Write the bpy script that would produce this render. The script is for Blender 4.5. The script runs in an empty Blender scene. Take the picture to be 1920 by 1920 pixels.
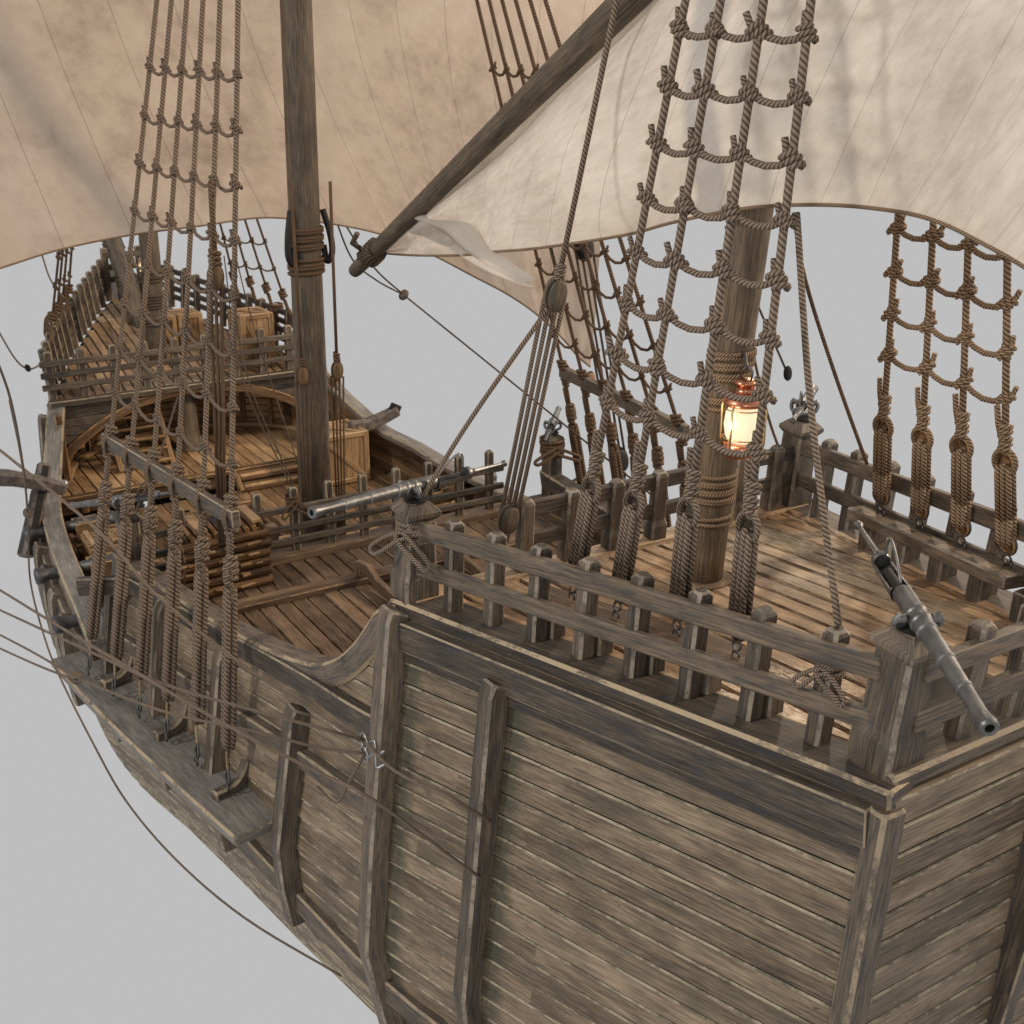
import bpy, math, random
from mathutils import Vector, Matrix, noise
random.seed(7)
SC = bpy.context.scene
COL = SC.collection
K = 5.0                     # everything below is laid out in units of five metres, centre line y = 0, x towards the bow
V = Vector

# ------------------------------------------------------------------ measured camera
FOC = 2147.0; TH = math.atan(810/FOC); BE = math.atan(.6136)
HD = V((math.cos(BE), -math.sin(BE), 0)); RT = V((-math.sin(BE), -math.cos(BE), 0)); ZZ = V((0, 0, 1))
CF = HD*math.cos(TH) - ZZ*math.sin(TH); CU = HD*math.sin(TH) + ZZ*math.cos(TH)
CAM = V((0, 1.485, 1.0))
def at(u, v, x=None, y=None, z=None):
    "3D place of a point of the photograph once one of its coordinates is known"
    d = CF*FOC + RT*(u-960) - CU*(v-960)
    i, val = (0, x) if x is not None else (1, y) if y is not None else (2, z)
    return CAM + d*((val-CAM[i])/d[i])

def lerp(a, b, t): return a+(b-a)*t
def interp(tab, x):
    if x <= tab[0][0]: return tab[0][1]
    for (x0, y0), (x1, y1) in zip(tab, tab[1:]):
        if x <= x1: return lerp(y0, y1, (x-x0)/(x1-x0))
    return tab[-1][1]
def catmull(pts, n=6):
    pts = [V(p) for p in pts]
    if len(pts) < 3: return pts
    P = [pts[0]*2-pts[1]]+pts+[pts[-1]*2-pts[-2]]
    out = []
    for i in range(1, len(P)-2):
        for k in range(n):
            t = k/n; a, b, c, d = P[i-1], P[i], P[i+1], P[i+2]
            out.append(.5*((2*b)+(c-a)*t+(2*a-5*b+4*c-d)*t*t+(3*b-a-3*c+d)*t**3))
    out.append(pts[-1]); return out

# ------------------------------------------------------------------ materials
class NT:
    def __init__(s, name):
        s.m = bpy.data.materials.new(name); s.m.use_nodes = True
        s.t = s.m.node_tree; s.N = s.t.nodes; s.L = s.t.links
        s.b = s.N['Principled BSDF']
    def n(s, typ, **kw):
        o = s.N.new(typ)
        for k, v in kw.items():
            if k in o.inputs: 
                o.inputs[k].default_value = v
            else: setattr(o, k, v)
        return o
    def math(s, op, a, b=None, clamp=False):
        o = s.N.new('ShaderNodeMath'); o.operation = op; o.use_clamp = clamp
        for i, q in enumerate((a, b)):
            if q is None: continue
            if isinstance(q, (int, float)): o.inputs[i].default_value = q
            else: s.L.new(q, o.inputs[i])
        return o.outputs[0]
    def ramp(s, fac, stops):
        o = s.N.new('ShaderNodeValToRGB'); e = o.color_ramp.elements
        while len(e) < len(stops): e.new(.5)
        for i, (p, c) in enumerate(stops):
            e[i].position = p; e[i].color = (*c, 1) if len(c) == 3 else c
        s.L.new(fac, o.inputs[0]); return o.outputs[0]
    def mix(s, fac, a, b, mode='MIX'):
        o = s.N.new('ShaderNodeMix'); o.data_type = 'RGBA'; o.blend_type = mode
        for i, q in ((0, fac), (6, a), (7, b)):
            if isinstance(q, (int, float)): o.inputs[i].default_value = q
            elif isinstance(q, tuple): o.inputs[i].default_value = (*q, 1)
            else: s.L.new(q, o.inputs[i])
        return o.outputs[2]
    def noise(s, vec, scale, detail=4, rough=.6):
        o = s.N.new('ShaderNodeTexNoise'); o.inputs['Scale'].default_value = scale
        o.inputs['Detail'].default_value = detail; o.inputs['Roughness'].default_value = rough
        s.L.new(vec, o.inputs['Vector']); return o.outputs['Fac']
    def map(s, vec, sc, rot=(0, 0, 0)):
        o = s.N.new('ShaderNodeMapping'); o.inputs['Scale'].default_value = sc; o.inputs['Rotation'].default_value = rot
        s.L.new(vec, o.inputs['Vector']); return o.outputs[0]
    def bump(s, h, strength=.4, dist=.01):
        o = s.N.new('ShaderNodeBump'); o.inputs['Strength'].default_value = strength; o.inputs['Distance'].default_value = dist
        s.L.new(h, o.inputs['Height']); s.L.new(o.outputs[0], s.b.inputs['Normal'])
    def base(s, col, rough=.7, metal=0):
        s.L.new(col, s.b.inputs['Base Color']) if not isinstance(col, tuple) else setattr(s.b.inputs['Base Color'], 'default_value', (*col, 1))
        if isinstance(rough, (int, float)): s.b.inputs['Roughness'].default_value = rough
        else: s.L.new(rough, s.b.inputs['Roughness'])
        s.b.inputs['Metallic'].default_value = metal

def wood(name, dark, mid, light, tintamt=.5, rough=.55, cool=.5, stain=None, spots=False, worn=None, patch=None, bands=()):
    s = NT(name)
    uv = s.n('ShaderNodeUVMap').outputs[0]; ob = s.n('ShaderNodeTexCoord').outputs['Object']
    tint = s.n('ShaderNodeAttribute', attribute_name='tint').outputs['Fac']
    g1 = s.noise(s.map(uv, (1.1, 26, 1)), 1.6, 6, .68)       # long grain streaks
    g2 = s.noise(s.map(uv, (3.5, 95, 1)), 2.0, 3, .6)        # fine grain
    g3 = s.noise(s.map(uv, (.9, 3.2, 1)), 1.5, 3, .55)       # blotches
    f = s.math('ADD', s.math('MULTIPLY', g1, .95), s.math('ADD', s.math('MULTIPLY', g2, .42), s.math('MULTIPLY', g3, .5)))
    f = s.math('ADD', f, s.math('MULTIPLY', s.math('SUBTRACT', tint, .5), tintamt*.5))
    col = s.ramp(f, [(.68, dark), (.90, mid), (1.18 if False else 1.0, light)])
    f2 = s.math('MULTIPLY', s.math('SUBTRACT', f, .70), 2.1, True)
    col = s.ramp(f2, [(.0, dark), (.45, mid), (1.0, light)])
    cl = s.noise(s.map(uv, (1.4, 7, 1)), 2.3, 2)
    coolc = tuple(.55*q for q in (mid[2]*1.25+.01, mid[2]*1.36+.012, mid[2]*1.55+.016))
    col = s.mix(s.math('MULTIPLY', s.ramp(cl, [(.5, (0, 0, 0)), (.68, (1, 1, 1))]), cool), col, coolc)
    if stain:
        st = s.noise(s.map(uv, (.5, 1.1, 1)), 1.3, 4)
        col = s.mix(s.math('MULTIPLY', s.ramp(st, [(.52, (0, 0, 0)), (.68, (1, 1, 1))]), .55), col, stain)
    if worn:
        wn = s.noise(s.map(ob, (.35, .35, .35)), 1.0, 2); wn2 = s.noise(s.map(uv, (4, 40, 1)), 1.0, 5, .75)
        w = s.math('MULTIPLY', s.ramp(wn, [(.53, (0, 0, 0)), (.62, (1, 1, 1))]), s.ramp(wn2, [(.45, (0, 0, 0)), (.55, (1, 1, 1))]))
        col = s.mix(s.math('MULTIPLY', w, .75), col, worn)
    if spots:
        sp = s.noise(s.map(uv, (7, 11, 1)), 2.0, 3, .65); sm = s.noise(s.map(ob, (.6, .6, .6)), 1.2, 1)
        w = s.math('MULTIPLY', s.ramp(sp, [(.62, (0, 0, 0)), (.69, (1, 1, 1))]), s.ramp(sm, [(.48, (0, 0, 0)), (.6, (1, 1, 1))]))
        col = s.mix(s.math('MULTIPLY', w, .8), col, (.035, .024, .016))
    sepo = s.n('ShaderNodeSeparateXYZ'); s.L.new(ob, sepo.inputs[0])
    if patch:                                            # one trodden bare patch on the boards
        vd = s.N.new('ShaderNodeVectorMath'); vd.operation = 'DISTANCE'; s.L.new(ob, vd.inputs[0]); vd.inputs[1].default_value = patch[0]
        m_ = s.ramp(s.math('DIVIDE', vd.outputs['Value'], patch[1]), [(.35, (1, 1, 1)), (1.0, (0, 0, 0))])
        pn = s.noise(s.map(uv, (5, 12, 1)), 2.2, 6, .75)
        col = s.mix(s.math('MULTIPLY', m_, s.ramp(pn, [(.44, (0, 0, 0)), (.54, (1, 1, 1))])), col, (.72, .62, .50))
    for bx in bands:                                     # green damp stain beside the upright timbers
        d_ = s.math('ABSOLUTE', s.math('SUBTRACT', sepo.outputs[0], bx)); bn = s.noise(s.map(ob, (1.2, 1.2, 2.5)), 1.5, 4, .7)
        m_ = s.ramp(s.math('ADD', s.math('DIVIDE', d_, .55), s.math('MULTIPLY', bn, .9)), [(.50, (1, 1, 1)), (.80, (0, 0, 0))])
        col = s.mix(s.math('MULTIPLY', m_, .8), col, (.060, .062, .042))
    s.base(col, s.math('ADD', s.math('MULTIPLY', g1, -.25), rough+.14))
    s.b.inputs['Specular IOR Level'].default_value = .32
    s.bump(s.math('ADD', s.math('MULTIPLY', g1, 1.0), s.math('MULTIPLY', g2, .5)), .55, .006)
    return s.m

def edgewood(name, body, pale, lo=.42, hi=.5):
    "rubbed arrises: pale bare wood broken by patches of the weathered surface"
    s = NT(name)
    uv = s.n('ShaderNodeUVMap').outputs[0]; ob = s.n('ShaderNodeTexCoord').outputs['Object']
    a = s.noise(s.map(ob, (1.7, 1.7, 1.7)), 1.4, 5, .7); b = s.noise(s.map(uv, (14, 90, 1)), 1.2, 3, .7)
    f = s.math('ADD', s.math('MULTIPLY', a, .7), s.math('MULTIPLY', b, .3))
    c = s.mix(s.ramp(f, [(lo, (0, 0, 0)), (hi, (1, 1, 1))]), body, pale)
    c = s.mix(s.math('MULTIPLY', b, .5), c, tuple(q*.6 for q in pale))
    s.base(c, .75); s.bump(b, .8, .006); return s.m

M = {}
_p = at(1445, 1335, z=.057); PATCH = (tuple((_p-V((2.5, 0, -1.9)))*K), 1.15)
M['grey'] = wood('weathered_grey_wood', (0.020, 0.016, 0.014), (0.076, 0.059, 0.044), (0.183, 0.140, 0.100), cool=.75)
M['cap'] = edgewood('rubbed_cap_edge', (0.104, 0.080, 0.062), (0.448, 0.344, 0.216), .43, .50)
M['greyedge'] = edgewood('rubbed_grey_edge', (0.088, 0.072, 0.058), (0.368, 0.288, 0.192), .42, .52)
M['post'] = wood('post_wood', (.026, .021, .017), (.100, .076, .054), (.23, .172, .118), cool=.6)
M['postedge'] = edgewood('rubbed_post_edge', (0.102, 0.081, 0.061), (0.357, 0.297, 0.230), .44, .56)
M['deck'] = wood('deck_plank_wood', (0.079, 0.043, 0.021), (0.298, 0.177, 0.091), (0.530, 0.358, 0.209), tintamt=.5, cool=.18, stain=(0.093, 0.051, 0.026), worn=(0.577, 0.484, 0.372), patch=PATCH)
M['channel'] = wood('silvered_board_wood', (.050, .046, .042), (.155, .140, .122), (.30, .275, .24), cool=.4, tintamt=.2)
M['deckedge'] = edgewood('rubbed_deck_edge', (0.081, 0.045, 0.024), (0.450, 0.306, 0.171), .46, .58)
M['qdeck'] = wood('quarterdeck_plank_wood', (0.032, 0.021, 0.014), (0.119, 0.073, 0.043), (0.245, 0.162, 0.101), tintamt=.45, cool=.3)
M['qdeckedge'] = edgewood('rubbed_quarterdeck_edge', (0.060, 0.036, 0.021), (0.336, 0.208, 0.104), .45, .56)
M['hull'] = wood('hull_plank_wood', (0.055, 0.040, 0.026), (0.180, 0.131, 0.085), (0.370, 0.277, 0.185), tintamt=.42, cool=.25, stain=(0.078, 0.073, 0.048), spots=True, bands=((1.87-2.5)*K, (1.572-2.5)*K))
M['hulledge'] = edgewood('rubbed_hull_edge', (0.102, 0.085, 0.060), (0.425, 0.357, 0.246), .45, .56)
M['inner'] = wood('warm_inner_wood', (0.027, 0.015, 0.008), (0.140, 0.081, 0.039), (0.306, 0.189, 0.099), tintamt=.6, cool=.12)
M['inneredge'] = edgewood('rubbed_inner_edge', (.10, .058, .03), (.46, .28, .13), .42, .54)
M['mast'] = wood('mast_wood', (0.025, 0.020, 0.016), (0.094, 0.069, 0.045), (0.211, 0.156, 0.101), cool=.55, tintamt=.1)
M['mizzen'] = wood('mizzen_wood', (0.044, 0.032, 0.021), (0.136, 0.098, 0.062), (0.264, 0.196, 0.124), cool=.4, tintamt=.1)
M['crate'] = wood('crate_wood', (0.081, 0.045, 0.022), (0.270, 0.162, 0.079), (0.450, 0.297, 0.162), cool=.05)
M['crateedge'] = edgewood('crate_edge', (.20, .12, .06), (.62, .43, .24), .40, .52)
M['lining'] = wood('lit_lining_wood', (0.099, 0.055, 0.025), (0.356, 0.218, 0.109), (0.554, 0.376, 0.208), cool=.05)  # paler than the crate wood: warm light on the lining put into its colour
M['bark'] = wood('log_bark', (.022, .011, .005), (.125, .064, .026), (.30, .165, .068), cool=.03, tintamt=.9)
M['logend'] = wood('log_end', (.08, .042, .018), (.26, .155, .075), (.42, .28, .16), cool=0)

def ropemat(name, dark, light, scale=1.0):
    s = NT(name)
    uv = s.n('ShaderNodeUVMap').outputs[0]
    sep = s.n('ShaderNodeSeparateXYZ'); s.L.new(uv, sep.inputs[0])
    ph = s.math('MULTIPLY', s.math('ADD', sep.outputs[0], sep.outputs[1]), 3*math.pi)
    st = s.math('ABSOLUTE', s.math('SINE', ph))
    fib = s.noise(s.map(uv, (9, 5, 1)), 3.0, 4, .7); big = s.noise(s.map(uv, (.2, .25, 1)), 1.0, 2)
    f = s.math('ADD', s.math('MULTIPLY', s.math('POWER', st, .55), .62), s.math('ADD', s.math('MULTIPLY', fib, .35), s.math('MULTIPLY', s.math('SUBTRACT', big, .5), .3)))
    col = s.ramp(f, [(.14, tuple(q*.35 for q in dark)), (.5, dark), (.88, light)])  # shade between the strands painted in: colour darkens in the twist grooves
    s.base(col, .8); s.b.inputs['Specular IOR Level'].default_value = .25
    s.bump(s.math('ADD', s.math('POWER', st, .6), s.math('MULTIPLY', fib, .3)), 1.0, .016*scale)
    return s.m
M['rope'] = ropemat('hemp_rope', (0.132, 0.096, 0.070), (0.320, 0.240, 0.176))
M['rope2'] = ropemat('tan_hemp_rope', (0.181, 0.119, 0.073), (0.447, 0.305, 0.194))  # tan hemp; on the far shrouds its warmth also stands in for warmer light
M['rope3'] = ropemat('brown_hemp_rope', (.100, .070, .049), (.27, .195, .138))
M['tarrope'] = ropemat('tar_stained_rope', (.030, .018, .012), (.12, .082, .058))
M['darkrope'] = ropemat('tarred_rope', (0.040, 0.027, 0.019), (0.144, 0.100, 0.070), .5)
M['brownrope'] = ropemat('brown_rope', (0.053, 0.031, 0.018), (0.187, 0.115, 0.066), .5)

def metal(name, c, rough, met=.85, wear=.3):
    s = NT(name); ob = s.n('ShaderNodeTexCoord').outputs['Object']
    n1 = s.noise(ob, 7, 5, .65); n2 = s.noise(ob, 40, 3)
    s.base(s.mix(s.ramp(n1, [(.4, (0, 0, 0)), (.65, (1, 1, 1))]), tuple(q*(1-wear) for q in c), c), s.math('ADD', s.math('MULTIPLY', n1, .3), rough-.12), met)
    s.bump(s.math('ADD', n1, s.math('MULTIPLY', n2, .3)), .25, .01); return s.m
M['gun'] = metal('worn_gunmetal', (.27, .27, .27), .40, .9, .4)
M['gundark'] = metal('dark_gunmetal', (0.232, 0.228, 0.224), .42, .88, .35)
M['iron'] = metal('wrought_iron', (.13, .125, .125), .45, .8)
M['ironlight'] = metal('bright_iron', (.42, .41, .40), .36, .9)
M['black'] = metal('blackened_iron', (.025, .022, .02), .6, .4)
M['rust'] = metal('rust_bloomed_iron', (.23, .185, .16), .7, .2, .6)
M['copper'] = metal('copper', (.80, .33, .20), .26, 1.0, .35)
M['brass'] = metal('brass', (.85, .58, .30), .3, 1.0, .3)
M['strap'] = wood('leather_strap', (.10, .065, .035), (.27, .19, .115), (.42, .31, .2), cool=0)

s = NT('lit_lamp_glass'); s.base((.25, .2, .12), .3)
s.b.inputs['Emission Color'].default_value = (1, .86, .58, 1); s.b.inputs['Emission Strength'].default_value = .9; M['glow'] = s.m
s = NT('lamp_globe_glass'); s.base((1, .97, .8), .05); s.b.inputs['Transmission Weight'].default_value = 1; s.b.inputs['IOR'].default_value = 1.1; M['glass'] = s.m

def sailmat(name, c1, c2, c3, trans=.35):
    s = NT(name); ob = s.n('ShaderNodeTexCoord').outputs['Object']; uv = s.n('ShaderNodeUVMap').outputs[0]
    n1 = s.noise(ob, .35, 5, .62); n2 = s.noise(s.map(uv, (1, 1, 1)), 2.2, 6, .72); weave = s.noise(s.map(uv, (16, 150, 1)), 2, 2)
    col = s.ramp(s.math('ADD', s.math('MULTIPLY', n1, .6), s.math('MULTIPLY', n2, .4)), [(.36, c1), (.5, c2), (.64, c3)])
    col = s.mix(s.math('MULTIPLY', s.ramp(weave, [(.3, (1, 1, 1)), (.6, (0, 0, 0))]), .18), col, tuple(q*.5 for q in c1))
    sep = s.n('ShaderNodeSeparateXYZ'); s.L.new(uv, sep.inputs[0])
    fr = s.math('ABSOLUTE', s.math('SUBTRACT', s.math('FRACT', sep.outputs[0]), .5))
    seam = s.math('GREATER_THAN', fr, .494)                       # sewn seams between the cloths
    col = s.mix(s.math('MULTIPLY', seam, .55), col, tuple(q*.35 for q in c1))
    s.base(col, .9); s.bump(s.math('ADD', weave, s.math('MULTIPLY', n2, 2)), .3, .01)
    tr = s.n('ShaderNodeBsdfTranslucent'); s.L.new(col, tr.inputs[0])
    mx = s.n('ShaderNodeMixShader'); mx.inputs[0].default_value = trans
    s.L.new(s.b.outputs[0], mx.inputs[1]); s.L.new(tr.outputs[0], mx.inputs[2])
    s.L.new(mx.outputs[0], s.N['Material Output'].inputs[0]); return s.m
M['mainsail'] = sailmat('tan_sailcloth', (.38, .29, .225), (.60, .475, .375), (.70, .58, .47))
M['whitesail'] = sailmat('pale_sailcloth', (0.399, 0.351, 0.304), (0.570, 0.518, 0.456), (0.703, 0.655, 0.589))

# ------------------------------------------------------------------ mesh builder
def basis(t, up):
    t = t.normalized(); s_ = t.cross(up)
    if s_.length < 1e-5: s_ = t.cross(V((1, 0, 0)) if abs(t.x) < .9 else V((0, 1, 0)))
    s_.normalize(); return t, s_, s_.cross(t).normalized()

class MB:
    def __init__(s): s.v = []; s.f = []; s.uv = []; s.mi = []; s.ti = []; s.sm = []
    def face(s, idx, uv, mi, ti, sm=False):
        s.f.append(idx); s.uv.append(uv); s.mi.append(mi); s.ti.append(ti); s.sm.append(sm)
    def sweep(s, path, w, h, up=(0, 0, 1), ch=None, mi=0, emi=1, ti=None):
        "bevelled timber along a path; w and h may be lists"
        path = [V(p) for p in path]; up = V(up); n = len(path)
        W = w if isinstance(w, (list, tuple)) else [w]*n; H = h if isinstance(h, (list, tuple)) else [h]*n
        if ch is None: ch = .1*min(min(W), min(H))
        if ti is None: ti = random.random()
        ou, ov = random.random()*40, random.random()*40
        T = []
        for i in range(n):
            a = path[max(0, i-1)]; b = path[min(n-1, i+1)]; T.append(basis(b-a, up))
        rings = [(path[0], T[0], W[0]-1.4*ch, H[0]-1.4*ch, 0.)]
        L = 0.
        for i in range(n):
            p = path[i]
            if i: L += (path[i]-path[i-1]).length
            q = p
            if i == 0: q = p+T[0][0]*ch*.8
            if i == n-1: q = p-T[-1][0]*ch*.8
            rings.append((q, T[i], W[i], H[i], L))
        rings.append((path[-1], T[-1], W[-1]-1.4*ch, H[-1]-1.4*ch, L))
        base = len(s.v)
        for (p, (t, sd, u), ww, hh, l) in rings:
            c = min(ch, ww*.3, hh*.3)
            for a, b in ((-ww/2+c, -hh/2), (ww/2-c, -hh/2), (ww/2, -hh/2+c), (ww/2, hh/2-c), (ww/2-c, hh/2), (-ww/2+c, hh/2), (-ww/2, hh/2-c), (-ww/2, -hh/2+c)):
                s.v.append(p+sd*a+u*b)
        per = [0]
        w0, h0 = max(W), max(H)
        for d in (w0, ch, h0, ch, w0, ch, h0, ch): per.append(per[-1]+d)
        m = len(rings)
        for r in range(m-1):
            for i in range(8):
                a = base+r*8+i; b = base+r*8+(i+1) % 8
                l0, l1 = rings[r][4]*K+ou, rings[r+1][4]*K+ou; v0, v1 = per[i]*K+ov, per[i+1]*K+ov
                edge = i % 2 == 1 or r in (0, m-2)
                s.face((a, b, b+8, a+8), ((l0, v0), (l0, v1), (l1, v1), (l1, v0)), emi if edge else mi, ti)
        for r, rev in ((0, True), (m-1, False)):
            idx = [base+r*8+i for i in range(8)]
            p, (t, sd, u), ww, hh, l = rings[r]
            uv = [((s.v[k]-p).dot(sd)*K+ou, (s.v[k]-p).dot(u)*K+ov) for k in idx]
            if rev: idx.reverse(); uv.reverse()
            s.face(tuple(idx), tuple(uv), mi, ti)
        return s
    def beam(s, a, b, w, h, up=(0, 0, 1), **kw): return s.sweep([a, b], w, h, up, **kw)
    def box(s, c, sx, sy, sz, **kw):
        "box with the grain along its longest side"
        c = V(c); d = (sx, sy, sz); k = d.index(max(d))
        if k == 0: return s.beam(c-V((sx/2, 0, 0)), c+V((sx/2, 0, 0)), sy, sz, (0, 0, 1), **kw)
        if k == 1: return s.beam(c-V((0, sy/2, 0)), c+V((0, sy/2, 0)), sx, sz, (0, 0, 1), **kw)
        return s.beam(c-V((0, 0, sz/2)), c+V((0, 0, sz/2)), sy, sx, (1, 0, 0), **kw)
    def tube(s, path, r, n=8, mi=0, cap=True, ti=None, smooth=True, wood=False, v0=0.):
        path = [V(p) for p in path]; m = len(path)
        R = r if isinstance(r, (list, tuple)) else [r]*m
        if ti is None: ti = random.random()
        base = len(s.v); L = v0; ou = random.random()*9 if wood else 0
        t = (path[1]-path[0]).normalized(); _, sd, u = basis(t, V((.31, .17, .93)))
        Ls = []
        for i in range(m):
            a = path[max(0, i-1)]; b = path[min(m-1, i+1)]; t = (b-a)
            if t.length < 1e-9: t = V((0, 0, 1))
            t.normalize(); sd = (sd-t*sd.dot(t)).normalized(); u = t.cross(sd)
            if i: L += (path[i]-path[i-1]).length/(4.1*R[i]) if not wood else (path[i]-path[i-1]).length*K
            Ls.append(L)
            for k in range(n):
                a_ = 2*math.pi*k/n; s.v.append(path[i]+(sd*math.cos(a_)+u*math.sin(a_))*R[i])
        for i in range(m-1):
            for k in range(n):
                a = base+i*n+k; b = base+i*n+(k+1) % n
                if wood: c = 2*math.pi*max(R)*K/n; uv = ((Ls[i]+ou, k*c), (Ls[i]+ou, (k+1)*c), (Ls[i+1]+ou, (k+1)*c), (Ls[i+1]+ou, k*c))
                else: uv = ((k/n, Ls[i]), ((k+1)/n, Ls[i]), ((k+1)/n, Ls[i+1]), (k/n, Ls[i+1]))
                s.face((a, b, b+n, a+n), uv, mi, ti, smooth)
        if cap:
            for i, rev in ((0, True), (m-1, False)):
                idx = [base+i*n+k for k in range(n)]; uv = [(k/n*.3, Ls[i]) for k in range(n)]
                if rev: idx.reverse()
                s.face(tuple(idx), tuple(uv), mi, ti)
        return s
    def lathe(s, o, axis, prof, n=20, mi=0, ti=.5, up=(0, 0, 1), rope=False, capends=True, sharp=False):
        "prof: (distance along axis, radius)"
        if sharp:                                             # crisp arrises: every angled ring is doubled
            q = [prof[0]]
            for a_, b_, c_ in zip(prof, prof[1:], prof[2:]):
                v1 = V((b_[0]-a_[0], b_[1]-a_[1])); v2 = V((c_[0]-b_[0], c_[1]-b_[1])); q.append(b_)
                if v1.length > 0 and v2.length > 0 and v1.angle(v2) > .35: q.append(None); q.append(b_)
            q.append(prof[-1]); seg, cur = [], []
            for p_ in q:
                if p_ is None: seg.append(cur); cur = []
                else: cur.append(p_)
            seg.append(cur)
            for k, g_ in enumerate(seg):
                if len(g_) > 1: s.lathe(o, axis, g_, n, mi, ti, up, rope, False)
            if capends: s.lathe(o, axis, [prof[0], prof[0]], n, mi, ti, up, rope, True)
            return s
        o = V(o); t, sd, u = basis(V(axis), V(up)); base = len(s.v); L = 0; Ls = [0]
        for (a, r), (b, q) in zip(prof, prof[1:]): L += math.hypot(b-a, q-r)*K; Ls.append(L)
        rm = max(p[1] for p in prof)
        for d, r in prof:
            for k in range(n):
                a_ = 2*math.pi*k/n; s.v.append(o+t*d+(sd*math.cos(a_)+u*math.sin(a_))*max(r, 1e-5))
        for i in range(len(prof)-1):
            for k in range(n):
                a = base+i*n+k; b = base+i*n+(k+1) % n
                if rope: uv = tuple((kk/n*2, q/K/(rm*3)) for kk, q in ((k, Ls[i]), (k+1, Ls[i]), (k+1, Ls[i+1]), (k, Ls[i+1])))
                else:
                    c = 2*math.pi*rm*K/n; uv = tuple((q, kk*c) for kk, q in ((k, Ls[i]), (k+1, Ls[i]), (k+1, Ls[i+1]), (k, Ls[i+1])))
                s.face((a, b, b+n, a+n), uv, mi, ti, True)
        if capends:
            for i, rev in ((0, True), (len(prof)-1, False)):
                if prof[i][1] > 1e-4:
                    idx = [base+i*n+k for k in range(n)]; uv = [(.01*k, .01*k) for k in range(n)]
                    if rev: idx.reverse()
                    s.face(tuple(idx), tuple(uv), mi, ti)
        return s
    def ball(s, c, r, sq=(1, 1, 1), n=10, mi=0, axis=(0, 0, 1), rope=False):
        pr = [(-math.cos(math.pi*i/7)*r*sq[2], math.sin(math.pi*i/7)*r) for i in range(8)]
        return s.lathe(c, axis, pr, n, mi, rope=rope)
    def strip(s, top, bot, mi=0, ti=None, thick=0, uoff=None):
        "a plank from two edge polylines"
        if ti is None: ti = random.random()
        ou = random.random()*40; ov = random.random()*40; base = len(s.v); L = 0; Ls = []
        for i in range(len(top)):
            if i: L += (V(top[i])-V(top[i-1])).length*K
            Ls.append(L+ou); s.v.append(V(bot[i])); s.v.append(V(top[i]))
        for i in range(len(top)-1):
            a = base+2*i; wd = (V(top[i])-V(bot[i])).length*K; w2 = (V(top[i+1])-V(bot[i+1])).length*K
            s.face((a, a+2, a+3, a+1), ((Ls[i], ov), (Ls[i+1], ov), (Ls[i+1], ov+w2), (Ls[i], ov+wd)), mi, ti)
        return s
    def build(s, name, mats, parent=None, **tags):
        me = bpy.data.meshes.new(name); o = V((0, 0, 0))
        if parent is not None: o = WL[parent.name]
        me.from_pydata([tuple(q-o) for q in s.v], [], s.f)
        if not isinstance(mats, (list, tuple)): mats = [mats]
        for m in mats: me.materials.append(m)
        nm = len(mats)
        me.polygons.foreach_set('material_index', [min(i, nm-1) for i in s.mi])
        me.polygons.foreach_set('use_smooth', s.sm)
        l = me.uv_layers.new(name='UVMap'); flat = []
        for q in s.uv:
            for a in q: flat += [a[0], a[1]]
        l.data.foreach_set('uv', flat)
        at_ = me.attributes.new('tint', 'FLOAT', 'FACE'); at_.data.foreach_set('value', s.ti)
        me.update()
        ob = bpy.data.objects.new(name, me); COL.objects.link(ob); WL[ob.name] = o
        if parent is not None: ob.parent = parent
        for k, v in tags.items(): ob[k] = v
        return ob
WL = {}
GREY = [M['grey'], M['greyedge']]; POST = [M['post'], M['postedge']]; DECK = [M['deck'], M['deckedge']]; QD = [M['qdeck'], M['qdeckedge']]
HULL = [M['hull'], M['hulledge']]; INN = [M['inner'], M['inneredge']]; CRATE = [M['crate'], M['crateedge']]

def thing(name, label, cat, loc, group=None):
    o = bpy.data.objects.new(name, None); COL.objects.link(o); o.empty_display_size = .05
    o.location = V(loc); WL[o.name] = V(loc); o['label'] = label; o['category'] = cat
    if group: o['group'] = group
    return o
def single(mb, name, mats, label, cat, group=None):
    "a thing that is one mesh, its origin at its first corner"
    c = V((sum(q.x for q in mb.v), sum(q.y for q in mb.v), 0))/len(mb.v); c.z = min(q.z for q in mb.v)
    mb.v = [q-c for q in mb.v]; ob = mb.build(name, mats); ob.location = c; WL[ob.name] = c
    ob['label'] = label; ob['category'] = cat
    if group: ob['group'] = group
    return ob
# ------------------------------------------------------------------ hull form
ZC = [(.88, .083), (1.95, 0), (1.965, -.018), (1.990, -.052), (2.05, -.130), (2.13, -.206), (2.23, -.266), (2.35, -.303), (2.52, -.331), (2.75, -.355), (3.43, -.392)]
YC = [(.88, .345), (1.95, .575), (2.1, .607), (2.3, .628), (2.55, .668), (2.75, .700), (3.05, .742), (3.43, .800)]
ZW = [(3.4, -.635), (3.7, -.628), (4.35, -.625), (4.84, -.575), (5.05, -.49), (5.32, -.345)]          # waist cap rail
YW = [(3.4, .935), (3.7, .918), (4.0, .902), (4.35, .875), (4.6, .845), (4.84, .795), (5.05, .735), (5.32, .650)]
YF = [(5.3, .648), (5.5, .572), (5.7, .485), (6.0, .340), (6.3, .185), (6.45, .10), (6.52, .05)]
YL = [(.88, .40), (1.95, .665), (2.6, .745), (3.0, .80), (3.4, .862), (3.7, .925), (4.0, .91), (4.35, .885), (4.84, .82), (5.3, .68), (5.8, .44), (6.2, .21), (6.45, .075), (6.52, .03)]
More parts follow.
